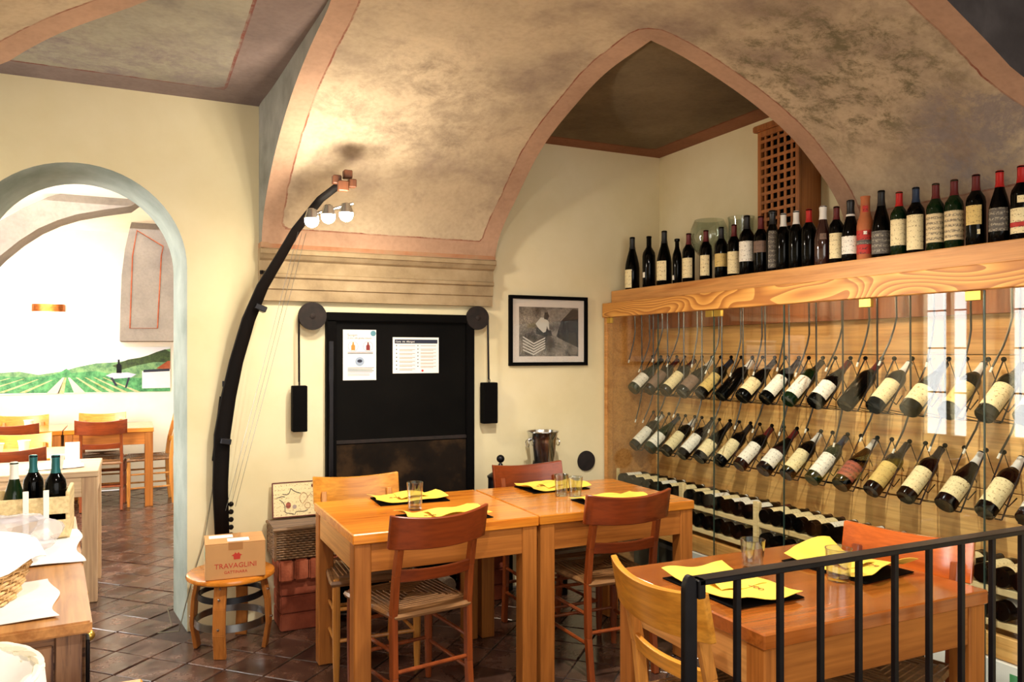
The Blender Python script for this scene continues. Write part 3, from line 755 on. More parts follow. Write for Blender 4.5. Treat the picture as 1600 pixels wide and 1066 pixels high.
# ------------------------------------------------------------ black fireplace shutter, pulleys, weights
fx0, fx1, fz0, fz1 = .955, 1.845, .39, 1.685
t = thing('fireplace_shutter', 'tall black metal shutter closing the fireplace, with two notices on it', 'fireplace', (0, YW, 0))
MB().box(fx0+.05, -.03, fz0, fx1-.05, -.005, fz1-.045).build('shutter_sheet', M['soot_void'], t, bev=.002)
MB().box(fx0, -.055, fz0, fx0+.055, -.002, fz1-.02).build('jamb', M['black'], t, bev=.005)
MB().box(fx0+.01, -.07, fz0, fx0+.035, -.055, fz1-.16).build('guide_rail', M['iron'], t, bev=.003)
MB().box(fx1-.05, -.055, fz0, fx1, -.002, fz1-.02).build('jamb', M['black'], t, bev=.005)
MB().box(fx0-.0, -.06, fz1-.05, fx1, -.002, fz1).build('lintel_bar', M['black'], t, bev=.005)
MB().box(fx0+.055, -.045, .945, fx1-.05, -.03, .965).build('cross_bar', M['rust'], t, bev=.002)
MB().box(fx0+.055, -.038, fz0, fx1-.05, -.030, .94).build('lower_sheet', M['smoke'], t, bev=.002)
def pulley(px, py, r, wx0, wx1, wz0, wz1, label, wl, side):
    c = ony(px, py, YW-.06); t = thing('pulley_wheel', label, 'pulley', c, 0, 'iron pulley wheels over the fireplace')
    b = MB(); n = 96; prof = []
    for k in range(n):
        rr = r*(1.0 if k % 2 else .975); prof.append((rr*math.cos(2*PI*k/n), rr*math.sin(2*PI*k/n)))
    b.prism(prof, lambda u, v, d: (u, d, v), -.012, .012); b.build('toothed_disc', M['rust'], t, smooth=False)
    b = MB(); b.lathe([(.016, .0), (.016, .014), (.008, .018)], 16, mat=Matrix.Rotation(PI/2, 4, 'X')); b.build('hub', M['rust'], t)
    MB().box(-.012, .012, -.012, .012, .058, .012).build('axle', M['iron'], t)
    a = ony(wx0, wz0, YW-.06); d = ony(wx1, wz1, YW-.06)
    wt = thing('counterweight', wl, 'weight', ((a.x+d.x)/2, YW-.06, d.z), 0, 'black counterweights hanging beside the fireplace')
    hw = (d.x-a.x)/2; h = a.z-d.z
    MB().box(-hw, -.03, 0, hw, .03, h).build('weight_block', M['black'], wt, bev=.004)
    MB().tube([(0, .012*math.cos(q*PI/5), h+.011+.012*math.sin(q*PI/5)) for q in range(10)], .003, 6, closed=True).build('ring', M['iron'], wt)
    xs_ = side*(r-.004); 
    MB().tube([(xs_+c.x-(a.x+d.x)/2, 0, c.z-d.z), ((xs_+c.x-(a.x+d.x)/2)*.3, 0, h+.02)], .006, 6).build('chain', M['iron'], wt)
pulley(488, 494, .077, 456, 479, 603, 674, 'round toothed iron disc over the doorway side of the fireplace', 'longer black counterweight between the curved beam and the fireplace', -1)
pulley(746, 497, .072, 753, 775, 598, 661, 'round toothed iron disc on the fireplace side nearest the framed picture', 'shorter black counterweight hanging under the framed picture side disc', 1)
# notices
def q_(t, name, x0, z0, x1, z1, mat, d=-.002): return MB().box(x0, d, z0, x1, d+.0008, z1).build(name, mat, t, smooth=False)
def mk_text(body, size, mat, parent, name='lettering', loc=(0, 0, 0), rot=(PI/2, 0, 0), align='CENTER', sx=1, ex=.0004):
    cu = bpy.data.curves.new('t', 'FONT'); cu.body = body; cu.size = size; cu.align_x = align; cu.extrude = ex; cu.resolution_u = 2
    o = bpy.data.objects.new('t', cu); COL.objects.link(o)
    me = bpy.data.meshes.new_from_object(o.evaluated_get(bpy.context.evaluated_depsgraph_get())); bpy.data.objects.remove(o)
    me.materials.clear(); me.materials.append(mat)
    r = link(name, me, parent); r.location = loc; r.rotation_euler = rot; r.scale = (sx, 1, 1); return r
ink = plain('dark_ink', C(70, 60, 70), .7); ink2 = plain('faint_ink', C(170, 150, 140), .7); navy = plain('navy_ink', C(28, 34, 56), .6)
teal = plain('teal_print', C(86, 140, 156), .6); orr = plain('orange_print', C(222, 130, 50), .6); mar = plain('maroon_print', C(120, 26, 24), .6); pblue = plain('grey_blue_print', C(150, 166, 190), .6)
a = ony(537, 515, YW-.05); d = ony(589, 594, YW-.05)
n1 = thing('notice', 'upright notice with two round bottle pictures taped on the black shutter', 'notice', (a.x, YW-.0325, d.z))
W_, H_ = d.x-a.x, a.z-d.z
MB().box(0, -.001, 0, W_, .0005, H_).build('paper_sheet', M['white'], n1, smooth=False)
def disc(t, name, cx, cz, r, mat, d, sx=1):
    return MB().prism([(cx+sx*r*math.cos(k*PI/12), cz+r*math.sin(k*PI/12)) for k in range(24)], lambda u, v, dd: (u, dd, v), d, d+.0006).build(name, mat, t, smooth=False)
for fx, colr in ((.3, orr), (.75, mar)):
    disc(n1, 'picture_ring', W_*fx, H_*.67, .030, pblue, -.0018); disc(n1, 'picture_ground', W_*fx, H_*.67, .0265, M['white'], -.0026)
    MB().prism([(W_*fx+u*.011, H_*.67+v) for u, v in ((-1, -.022), (1, -.022), (1, .004), (.4, .012), (.4, .024), (-.4, .024), (-.4, .012), (-1, .004))], lambda u, v, dd: (u, dd, v), -.0034, -.0028).build('printed_bottle', colr, n1, smooth=False)
disc(n1, 'printed_badge', W_*.5, H_*.37, .026, pblue, -.0018); disc(n1, 'printed_oval', W_*.5, H_*.38, .009, navy, -.0026, 1.6); disc(n1, 'corner_badge', W_*.91, H_*.93, .016, teal, -.0018)
mk_text('Scopri', .022, ink, n1, loc=(W_*.13, -.0014, H_*.87), align='LEFT'); mk_text('il vino alla giusta misura', .0145, ink, n1, loc=(W_*.5, -.0014, H_*.82))
for k in range(2): q_(n1, 'printed_line', W_*.14, H_*(.545-k*.022), W_*.9, H_*(.556-k*.022), ink)
for k in range(4): q_(n1, 'printed_line', W_*.14, H_*(.24-k*.028), W_*(.93-.05*(k % 2)), H_*(.25-k*.028), ink if k < 3 else ink2)
for k in range(2): q_(n1, 'printed_line', W_*.14, H_*(.12-k*.028), W_*.8, H_*(.128-k*.028), ink2)
a = ony(615, 527, YW-.05); d = ony(687, 583, YW-.05)
n2 = thing('notice', 'wide notice with a navy header and two columns of text on the black shutter', 'notice', (a.x, YW-.0325, d.z))
W_, H_ = d.x-a.x, a.z-d.z
MB().box(0, -.001, 0, W_, .0005, H_).build('paper_sheet', M['white'], n2, smooth=False)
q_(n2, 'header_band', W_*.04, H_*.83, W_*.97, H_*.94, navy)
mk_text('Carta  dei  Allergeni', .014, M['white'], n2, loc=(W_*.06, -.0026, H_*.86), align='LEFT')
for cidx, x0_ in enumerate((.08, .54)):
    for k in range(7):
        z_ = .77-k*(.108 if cidx == 0 else .096); disc(n2, 'bullet', W_*x0_, H_*z_, .0035, navy, -.0018)
        for m_ in range(2 if k else 1): q_(n2, 'printed_line', W_*(x0_+.06), H_*(z_-.01-.03*m_), W_*(x0_+.40-.06*m_), H_*(z_+.004-.03*m_), ink2)
disc(n2, 'red_stamp', W_*.64, H_*.07, .007, plain('red_stamp', C(210, 50, 50), .6), -.0018)

# ------------------------------------------------------------ hearth
t = thing('brick_hearth', 'raised brick hearth under the black shutter, along the wall', 'hearth', (0, 0, 0))
hx0, hx1, hy = .665, 2.02, 4.19
bk = MB().box(-.036, -.125, -.055, .036, .125, .055).mesh('brick', M['brick'], bev=.008)
x = hx0+.037; k = 0
while x < hx1:
    o = link('brick', bk, t); o.location = (x, hy+.118, .328+random.uniform(-.004, .004)); o.rotation_euler = (random.uniform(-.015, .015), 0, random.uniform(-.02, .02)); x += .0765; k += 1
MB().box(hx0+.004, hy+.03, .275, hx1-.004, YW-.001, .37).build('mortar_bed', M['grout'], t)
for zz in (.0, .092, .184):
    for i in range(1): MB().box(hx0+.012, hy+.035, zz+.002, hx0+.262, YW-.004, zz+.090).build('terracotta_block', M['terra'], t, bev=.006)
    for i in range(1): MB().box(1.74, hy+.035, zz+.002, 1.99, YW-.004, zz+.090).build('terracotta_block', M['terra'], t, bev=.006)
MB().box(.93, YW-.03, .002, 1.735, YW-.004, .272).build('void_plate', M['soot_void'], t)  # black sheet standing in for the darkness of the hearth opening
bmat = wood('split_firewood', C(96, 84, 74), C(140, 120, 100), 'y', .8)
q = 0
for x, z in ((1.55, .052), (1.65, .052), (1.60, .138), (1.34, .052), (1.45, .055), (1.40, .14)):
    o = thing('firewood_log', '%s bark-covered firewood log counted from the dark opening under the hearth' % ORD[q], 'log', (x, 4.30, z), 0, 'firewood logs under the hearth'); q += 1
    n = 9; pr = [(.048*(1+.1*math.sin(k*2.3+q))*math.cos(2*PI*k/n), .046*math.sin(2*PI*k/n)) for k in range(n)]
    MB().prism(pr, lambda u, v, d: (u, d, v), -.11, .11).build('log_body', bmat, o, bev=.004)

# ------------------------------------------------------------ wicker hamper + sign
t = thing('wicker_hamper', 'dark brown lidded wicker hamper on the brick hearth', 'hamper', (.80, 4.30, .386))
hw, hd, hh = .155, .115, .165
b = MB()
for k in range(12):
    z = .008+k*.0122; pts = []
    per = [(u, -hd) for u in np.linspace(-hw, hw, 20)]+[(hw, v) for v in np.linspace(-hd, hd, 14)][1:]+[(u, hd) for u in np.linspace(hw, -hw, 20)][1:]+[(-hw, v) for v in np.linspace(hd, -hd, 14)][1:-1]
    for i, (u, v) in enumerate(per):
        s_ = .0035*(1 if (i+k) % 2 else -1); nx_ = u/hw if abs(u) >= hw-1e-6 else 0; ny_ = v/hd if abs(v) >= hd-1e-6 else 0
        pts.append((u+nx_*s_, v+ny_*s_, z))
    b.tube(pts, .0058, 5, closed=True)
tag(b.build('woven_side', M['wicker'], t), kind='stuff')
b = MB()
for sx in (-1, 1):
    for sy in (-1, 1): b.tube([(sx*hw, sy*hd, 0), (sx*hw, sy*hd, hh-.01)], .008, 6)
b.build('corner_post', M['wicker'], t)
b = MB()
for k in range(20): b.tube([(-hw-.006, -hd-.004+k*(2*hd+.008)/19, hh-.005+.002*(k % 2)), (hw+.006, -hd-.004+k*(2*hd+.008)/19, hh-.005+.002*(k % 2))], .0062, 5)
tag(b.build('woven_lid', M['wicker'], t), kind='stuff')
b = MB(); b.tube([(-hw-.008, -hd-.008, hh-.006), (hw+.008, -hd-.008, hh-.006), (hw+.008, hd+.006, hh-.006), (-hw-.008, hd+.006, hh-.006)], .009, 6, closed=True); b.build('lid_rim', M['wicker'], t)
MB().box(-hw+.004, -hd+.004, .002, hw-.004, hd-.004, hh-.012).build('lining', M['black'], t)
s_ = thing('drawn_sign', 'cream panel with an outlined leaf-like drawing, leaning on the wall above the hamper', 'sign', (.665, 4.395, .566), 0, rot=(-.12, 0, 0))
SW, SH = .30, .185
MB().box(0, -.004, 0, SW, .004, SH).build('panel_board', M['lab_cream'], s_, bev=.001)
b = MB()
for p, r in (((0, 0), (SW, 0)), ((SW, 0), (SW, SH)), ((SW, SH), (0, SH)), ((0, SH), (0, 0))): b.bar((p[0], -.002, p[1]), (r[0], -.002, r[1]), .005, .012, up=(0, 1, 0))
b.build('thin_frame', M['cap_dred'], s_)
for out in ([(.02, .105), (.05, .112), (.065, .108)], [(.052, .124), (.08, .118), (.092, .135), (.095, .155), (.115, .135), (.15, .122)], [(.035, .095), (.055, .08), (.065, .055), (.062, .022), (.10, .018), (.115, .008), (.122, .028), (.17, .022), (.185, .032)]):
    MB().tube([(u, -.0055, v) for u, v in smooth(out, 1)], .0017, 4).build('drawn_outline', ink, s_)
disc(s_, 'red_blot', .082, .062, .017, M['lab_rust'], -.0062, .8); disc(s_, 'dark_oval', .235, .160, .014, M['cap_dred'], -.006, 2.0); disc(s_, 'grey_blot', .115, .052, .011, ink2, -.006)
faint = plain('faint_brown_ink', C(196, 150, 110), .7)
MB().tube([(.165+.022*math.cos(t_*.5), -.0055, .095+.030*math.sin(t_*.5)) for t_ in range(10)]+[(.19+.012*t_, -.0055, .105+.012*math.sin(t_*1.6)) for t_ in range(5)], .0015, 4).build('drawn_swirl', faint, s_)
MB().tube([(.185+.016*math.cos(t_*.6), -.0055, .055+.016*math.sin(t_*.6)) for t_ in range(12)], .0015, 4).build('drawn_swirl', faint, s_)

# ------------------------------------------------------------ barrel stool with the wine carton
sx_, sy_ = .425, 4.135
t = thing('round_stool', 'round wooden stool made from barrel staves with a steel hoop', 'stool', (sx_, sy_, 0))
MB().lathe([(.0001, .35), (.195, .35), (.208, .358), (.21, .366), (.206, .376), (.198, .380), (.0001, .380)], 40).build('seat', M['table'], t, ang=40)
for k in range(4):
    a = math.radians(-113+90*k); ca, sa = math.cos(a), math.sin(a); b = MB()
    pts = [(.165, .001), (.185, .12), (.178, .24), (.155, .355)]
    for p, r in zip(pts[:-1], pts[1:]): b.bar((p[0]*ca, p[0]*sa, p[1]), (r[0]*ca, r[0]*sa, r[1]+.004), .058, .020, up=(ca, sa, 0))
    lg_ = b.build('stave_leg', M['table_l'], t, bev=.003)
    for z, rr in ((.335, .168), (.285, .182), (.15, .198)): MB().ball((rr*ca, rr*sa, z), .007, 8, 5).build('bolt_head', M['steel'], lg_)
MB().lathe([(.166, .125), (.172, .125), (.170, .160), (.164, .160), (.166, .125)], 40).build('steel_hoop', M['greysteel'], t)
MB().lathe([(.150, .255), (.157, .255), (.152, .283), (.145, .283), (.150, .255)], 40).build('dark_hoop', M['iron'], t)
bx = thing('wine_carton', 'brown cardboard wine carton with red print, taped shut, on the round stool', 'box', (.293, 3.975, .381), math.radians(-3))
CW, CD, CH = .272, .205, .172
MB().box(0, 0, 0, CW, CD, CH-.004).build('carton_body', M['carton'], bx, bev=.003)
MB().box(0, 0, CH-.004, CW, CD/2-.001, CH).build('flap', M['carton'], bx, bev=.001)
MB().box(0, CD/2+.001, CH-.004, CW, CD, CH).build('flap', M['carton'], bx, bev=.001)
MB().box(CW*.38, -.001, CH*.8, CW*.62, CD, CH+.0008).build('tape', plain('brown_tape', C(170, 116, 62), .3), bx)
MB().box(.02, CD*.55, CH+.0002, .13, CD*.85, CH+.002).build('paper_slip', M['white'], bx); MB().box(.10, CD*.10, CH+.001, .20, CD*.42, CH+.003).build('paper_slip', M['white'], bx)
MB().box(-.001, CD*.12, CH*.42, 0, CD*.8, CH*.78).build('side_label', plain('pale_green_label', C(150, 180, 160), .6), bx)
mk_text('TRAVAGLINI', .034, M['redink'], bx, loc=(CW*.5, -.0006, CH*.30)); mk_text('GATTINARA', .019, M['redink'], bx, loc=(CW*.5, -.0006, CH*.15))
em = [(-.014, -.012), (.014, -.012), (.016, .004), (.024, .008), (.012, .014), (.008, .022), (0, .014), (-.008, .022), (-.012, .014), (-.024, .008), (-.016, .004)]
MB().prism([(CW*.52+u, CH*.60+v) for u, v in em], lambda u, v, d: (u, d, v), -.001, 0).build('printed_emblem', M['redink'], bx, smooth=False)

# ------------------------------------------------------------ curved beam lamp
bt = thing('curved_beam_lamp', 'tall dark curved beam fixed on the wall carrying a bright spotlight cluster', 'lamp', (0, 0, 0))
cl = [(347, 838, 4.405, 26), (344, 760, 4.405, 28), (347, 680, 4.40, 30), (357, 620, 4.39, 27), (369, 565, 4.37, 25), (388, 500, 4.33, 24), (410, 448, 4.27, 21), (436, 405, 4.20, 18), (462, 360, 4.10, 16), (500, 312, 3.97, 14), (535, 285, 3.90, 13)]
pts = [ony(p[0], p[1], p[2]) for p in cl]; b = MB()
vs = []
for i, p in enumerate(pts):
    d = (pts[min(i+1, len(pts)-1)]-pts[max(i-1, 0)]).normalized(); sd = Vector((d.z, 0, -d.x)).normalized()
    hw_ = cl[i][3]*4.25/1232/2*.78; nd = Vector((0, 1, 0))
    vs += [p-sd*hw_-nd*.022, p+sd*hw_-nd*.022, p+sd*hw_+nd*.022, p-sd*hw_+nd*.022]
fs = [(0, 1, 2, 3), tuple((len(pts)-1)*4+k for k in (3, 2, 1, 0))]
for i in range(len(pts)-1):
    for k in range(4): fs.append((i*4+k, i*4+(k+1) % 4, i*4+4+(k+1) % 4, i*4+4+k))
b.add(vs, fs); b.build('beam', M['beam'], bt, bev=.004, ang=50)
def P_(px, py, y): return ony(px, py, y)
b = MB(); b.bar(P_(346, 620, 4.41), P_(334, 720, 4.415), .018, .03, up=(0, 1, 0)); b.bar(P_(417, 428, 4.26), P_(398, 478, 4.33), .016, .03, up=(0, 1, 0)); b.build('side_batten', M['beam'], bt)
b = MB(); b.bar(P_(398, 478, 4.30), P_(415, 485, 4.30), .03, .08, up=(0, 1, 0)); b.bar(P_(344, 688, 4.38), P_(360, 690, 4.38), .03, .09, up=(0, 1, 0)); b.bar(P_(408, 425, 4.36), P_(418, 428, 4.44), .02, .02); b.build('clamp', M['iron'], bt, bev=.003)
for z_, py in ((0, 600), (0, 760)): MB().bar(P_(352, py, 4.40), P_(352, py, 4.449), .03, .03).build('wall_fixing', M['iron'], bt)
for k in range(5): c = P_(361, 788+k*12, 4.39); MB().ball(c, .014, 8, 5).build('carved_knob', M['beam'], bt)
for k, (dx, dy) in enumerate(((0, 0), (6, 0), (12, 3))):
    MB().tube([P_(466+dx, 362+dy, 4.08), P_(352+dx*1.3, 800-k*4, 4.385)], .0011, 4).build('wire', M['greysteel'], bt)
for (px, py, y, w_) in ((526, 281, 3.88, .042), (543, 273, 3.87, .042), (550, 287, 3.86, .04), (536, 291, 3.85, .05)):
    c = P_(px, py, y); MB().box(c.x-w_/2, c.y-.02, c.z-w_/2, c.x+w_/2, c.y+.02, c.z+w_/2, ).build('wooden_block', M['block'], bt, bev=.004)
sa_, sb_ = P_(478, 338, 3.93), P_(552, 318, 3.82); MB().tube([sa_, sb_], .008, 8).build('spot_rail', M['steel'], bt)
for px, py in ((487, 342), (513, 336), (541, 333)):
    c = P_(px, py, 3.83)
    hd_ = MB().lathe([(.012, .05), (.022, .045), (.036, .0), (.033, .0), (.018, .04), (.012, .05)], 18, (c.x, c.y, c.z)).build('spot_shade', M['steel'], bt)
    MB().ball((c.x, c.y, c.z-.008), .034, 16, 12).build('bulb', M['bulb'], hd_)
    light('POINT', 'bulb_light', (c.x, c.y-.09, c.z-.03), 7, (1, .88, .70), .03)
MB().tube([P_(340, 700, 4.43), P_(333, 760, 4.435), P_(318, 850, 4.43), P_(305, 890, 4.43), P_(290, 945, 4.42), (.20, 4.42, .02), (.10, 4.46, .012), (.17, 4.52, .02), (.15, 4.6, .09), (.17, 4.5, .13)], .003, 6).build('flex_cord', plain('grey_flex', C(120, 112, 90), .6), bt)
# ------------------------------------------------------------ framed picture and round wall disc
a = ony(796, 461, YW-.02); d = ony(918, 571, YW-.02)
t = thing('framed_picture', 'black framed black-and-white photo of a crouching grape picker beside stacked crates', 'picture', (a.x, YW-.001, d.z))
W_, H_ = d.x-a.x, ony(918, 465, YW-.02).z-d.z
b = .022
for nm, bxs in (('frame', (0, 0, W_, b)), ('frame', (0, H_-b, W_, H_)), ('frame', (0, b, b, H_-b)), ('frame', (W_-b, b, W_, H_-b))):
    MB().box(bxs[0], -.026, bxs[1], bxs[2], 0, bxs[3]).build(nm, M['black'], t, bev=.002)
MB().box(b, -.010, b, W_-b, -.002, H_-b).build('mount', plain('pinkish_mount', C(226, 208, 200), .8), t, smooth=False)
def photo_mat():
    m, nt, bs = newmat('old_photo_print'); v = coord(nt)
    n = N(nt, 'ShaderNodeTexNoise', i_Scale=9.0, i_Detail=3.0); L(nt, v, n.inputs[0])
    n2 = N(nt, 'ShaderNodeTexNoise', i_Scale=110.0, i_Detail=4.0, i_Roughness=.8); L(nt, v, n2.inputs[0])
    c = ramp(nt, n.outputs[0], [(.35, C(60, 54, 50)), (.65, C(190, 176, 166))]); c = mixc(nt, .75, c, ramp(nt, n2.outputs[0], [(.42, (.12, .11, .1, 1)), (.66, (1.0, .95, .9, 1))]), 'MULTIPLY')
    L(nt, c, bs.inputs['Base Color']); bs.inputs['Roughness'].default_value = .3; return m
u0, u1, v0, v1 = W_*.125, W_*.885, H_*.135, H_*.84
MB().box(u0, -.0108, v0, u1, -.0095, v1).build('photo_print', photo_mat(), t, smooth=False)
def pp(name, pts, mat, d=-.0112):
    return MB().prism([(u0+(u1-u0)*x, v0+(v1-v0)*y) for x, y in pts], lambda u, v, dd: (u, dd, v), d, d+.0004).build(name, mat, t, smooth=False)
gw = plain('photo_white', C(214, 204, 196), .4); gd = plain('photo_black', C(24, 22, 22), .4); gm = plain('photo_grey', C(128, 118, 112), .4, var=.3, scale=60)
pp('printed_dark_bush', [(.62, .40), (.78, .30), (1, .18), (1, .95), (.9, .98), (.7, .72)][::1], gd)
pp('printed_sky', [(.48, .75), (.60, .68), (.72, .78), (.86, .95), (.6, .99), (.48, .95)], gm)
pp('printed_trousers', [(.28, .46), (.42, .40), (.55, .42), (.53, .52), (.38, .60), (.28, .58)], gd, -.0118)
pp('printed_shirt', [(.27, .66), (.32, .57), (.40, .48), (.44, .50), (.46, .62), (.50, .52), (.49, .70), (.44, .78), (.36, .79)], gw, -.0122)
pp('printed_head', [(.41, .76), (.47, .74), (.50, .82), (.47, .90), (.42, .89)], gd, -.0124)
for k in range(5): pp('printed_crate', [(.06, .38-.065*k), (.24, .24-.055*k), (.43, .36-.05*k), (.43, .385-.05*k), (.24, .27-.055*k), (.06, .405-.065*k)], gw, -.0124)
for k in range(5): pp('printed_crate', [(.60, .36-.06*k), (.73, .32-.06*k), (.73, .335-.06*k), (.60, .375-.06*k)], gm, -.0124)
MB().box(b, -.016, b, W_-b, -.0145, H_-b).build('glass_pane', M['glass'], t, smooth=False)
c = ony(915, 720, YW)
t = tag(MB().lathe([(.0001, 0), (.062, 0), (.066, .006), (.064, .014), (.02, .018), (.0001, .018)], 32, mat=Matrix.Translation((c.x, YW-.0005, c.z)) @ Matrix.Rotation(PI/2, 4, 'X')).build('wall_disc', M['rust'], None, ang=40), 'plain round dark iron disc on the wall between ice bucket and cabinet', 'disc')
# side stand with pot and ice bucket
t = thing('side_stand', 'small dark stand carrying the ice bucket against the wall', 'stand', (2.20, 4.27, 0))
MB().box(-.15, -.13, .70, .15, .13, .725).build('stand_top', M['beam'], t, bev=.003)
for sx in (-1, 1):
    for sy in (-1, 1): MB().box(sx*.13-.015, sy*.11-.015, .001, sx*.13+.015, sy*.11+.015, .70).build('leg', M['beam'], t)
c = ony(848, 700, 4.27)
t = thing('ice_bucket', 'polished steel wine bucket with ring handles on the small stand', 'bucket', (c.x, 4.27, .726))
MB().lathe([(.0001, .0), (.062, 0), (.066, .006), (.085, .20), (.094, .245), (.098, .25), (.098, .256), (.090, .254), (.080, .20), (.06, .012), (.0001, .010)], 36).build('bucket_body', M['steel'], t, ang=30)
for s in (-1, 1):
    MB().ball((s*.094, 0, .205), .011, 10, 6).build('handle_knob', M['steel'], t)
    MB().tube([(s*.105, .022*math.cos(q*PI/6), .183+.022*math.sin(q*PI/6)) for q in range(12)], .003, 6, closed=True).build('handle_ring', M['steel'], t)
t = thing('iron_pot', 'dark iron pot with a ball-topped lid standing beside the fireplace', 'pot', (1.945, 4.24, .386))
MB().lathe([(.0001, 0), (.066, 0), (.074, .02), (.074, .33), (.06, .345), (.0001, .345)], 28).build('pot_body', M['iron'], t, ang=40)
MB().lathe([(.078, .335), (.08, .345), (.05, .365), (.018, .378), (.010, .395), (.016, .405), (.009, .42)], 24).build('lid', M['iron'], t)
MB().ball((0, 0, .445), .024, 14, 10).build('lid_knob', M['iron'], t)
# ------------------------------------------------------------ wine cabinet
CX, CY0, CY1 = 2.80, 1.35, 4.44
SH_Z = 1.867
cab = thing('wine_cabinet', 'long oak and glass wall cabinet filled with wine bottles', 'cabinet', (0, 0, 0))
MB().box(CX-.025, 1.0, 1.69, CX+.02, CY1, 1.783).build('fascia_board', M['oak'], cab, bev=.003)
MB().box(CX+.045, 1.0, 1.770, CX+.07, CY1, SH_Z).build('upper_board', M['oakp'], cab, bev=.003)
MB().box(CX+.02, 1.0, 1.755, XR-.005, CY1, 1.785).build('roof_board', M['oakp'], cab)
MB().box(CX+.07, 1.0, SH_Z-.025, XR-.001, CY1, SH_Z).build('shelf_top', M['oakp'], cab)
MB().box(CX-.01, CY1-.03, .001, CX+.04, CY1, 1.69).build('corner_post', M['oakp'], cab, bev=.002)
MB().box(CX+.04, CY1-.012, .05, XR-.01, CY1, 1.755).build('end_panel', M['oakp'], cab)
# back boards of pine, each with its joint
zz = [.05, .33, .61, .89, 1.17, 1.45, 1.753]
for k in range(6):
    MB().box(XR-.045, 1.0, zz[k]+.0015, XR-.02, CY1-.012, zz[k+1]-.0015).build('back_board', M['pine'], cab, bev=.002)
MB().box(CX+.0, 1.0, .001, XR-.01, CY1-.012, .05).build('plinth', M['oakp'], cab)
MB().box(CX+.03, 1.0, .345, CX+.055, CY1-.012, .43).build('drawer_front', M['pine'], cab, bev=.003)
MB().box(CX+.055, 1.0, .36, XR-.05, CY1-.012, .385).build('low_shelf', M['pine'], cab)
MB().box(XR-.10, 1.0, 1.62, XR-.046, CY1-.012, 1.753).build('shade_strip', M['lattice'], cab)  # darker wood strip standing in for shade under the cabinet roof
ys = [4.408, 3.857, 3.355, 2.848, 2.345, 1.859, 1.35]
for k in range(6):
    d = MB().box(-.003, 0, .06, .003, ys[k]-ys[k+1]-.005, 1.688).build('glass_door', M['glass'], cab, smooth=False)
    d.location = (CX, ys[k+1]+.0025, 0); d.rotation_euler = (0, 0, math.radians(4.0) if k == 4 else 0)   # this door stands slightly ajar
for y in (4.39, 3.388, 3.32, 2.378, 1.90, 1.40): MB().box(CX-.009, y-.03, 1.652, CX+.009, y+.03, 1.689).build('brass_clip', M['brass'], cab, bev=.002)
for y in (3.857, 3.355, 2.848, 1.859): MB().box(CX-.0034, y-.0022, .06, CX+.0034, y+.0022, 1.688).build('glass_edge', plain('dark_glass_edge', C(40, 60, 52), .3), cab)
for y in (4.1, 3.6, 3.1, 2.6, 2.1, 1.6):
    light('POINT', 'cabinet_fill', (CX+.09, y, 1.72), .25 if y > 3.3 else 1.2, (1, .80, .52), .012)  # weak fill points added inside, dimmer towards the back wall

# bottle builder ------------------------------------------------------
BORD = [(.0001, .004), (.034, 0), (.0375, .005), (.0375, .185), (.034, .205), (.024, .222), (.0155, .236), (.0145, .245), (.0140, .288), (.0155, .289), (.0155, .298), (.012, .300), (.0001, .300)]
BURG = [(.0001, .004), (.037, 0), (.041, .005), (.041, .125), (.038, .15), (.029, .19), (.019, .225), (.0145, .25), (.0140, .288), (.0155, .289), (.0155, .298), (.012, .300), (.0001, .300)]
SLIM = [(.0001, .004), (.028, 0), (.031, .005), (.031, .17), (.027, .20), (.016, .235), (.0135, .25), (.0135, .28), (.018, .283), (.018, .298), (.012, .300), (.0001, .300)]
CHAM = [(.0001, .004), (.038, 0), (.0415, .005), (.0415, .13), (.036, .165), (.022, .215), (.0165, .245), (.0165, .285), (.018, .287), (.018, .298), (.012, .300), (.0001, .300)]
TUBE = [(.0001, 0), (.036, 0), (.037, .004), (.037, .165), (.033, .185), (.024, .215), (.021, .235), (.020, .29), (.022, .292), (.022, .300), (.0001, .300)]
SHAPES = {'bord': BORD, 'burg': BURG, 'slim': SLIM, 'cham': CHAM, 'tube': TUBE}
def rad(prof, z):
    for (r0, z0), (r1, z1) in zip(prof[1:-1], prof[2:]):
        if z0 <= z <= z1 and z1 > z0: return r0+(r1-r0)*(z-z0)/(z1-z0)
    return prof[2][0]
MC = {}
def bottle_meshes(shape, glass, cap, lab, l0, l1, half, n=22):
    key = (shape, glass, cap, lab, l0, l1, half, n)
    if key in MC: return MC[key]
    pr = SHAPES[shape]; out = []
    out.append(('bottle_body', MB().lathe(pr, n).mesh('bottle_body', M[glass], ang=50)))
    if cap:
        c0 = .232 if cap != 'cap_wax' else .26
        zs_ = [c0, .25, .27, .288, .2885, .2985]
        p2 = [(rad(pr, z)+.0008, z) for z in zs_ if z >= c0]+[(.0125, .3012), (.0001, .3012)]
        out.append(('foil_capsule', MB().lathe(p2, n).mesh('foil_capsule', M[cap], ang=50)))
    if lab:
        zs_ = [l0+(l1-l0)*i/5 for i in range(6)]
        out.append(('label', MB().lathe([(rad(pr, z)+.0006, z) for z in zs_], 14, a0=-half, a1=half).mesh('label', M[lab], ang=50)))
    MC[key] = out; return out
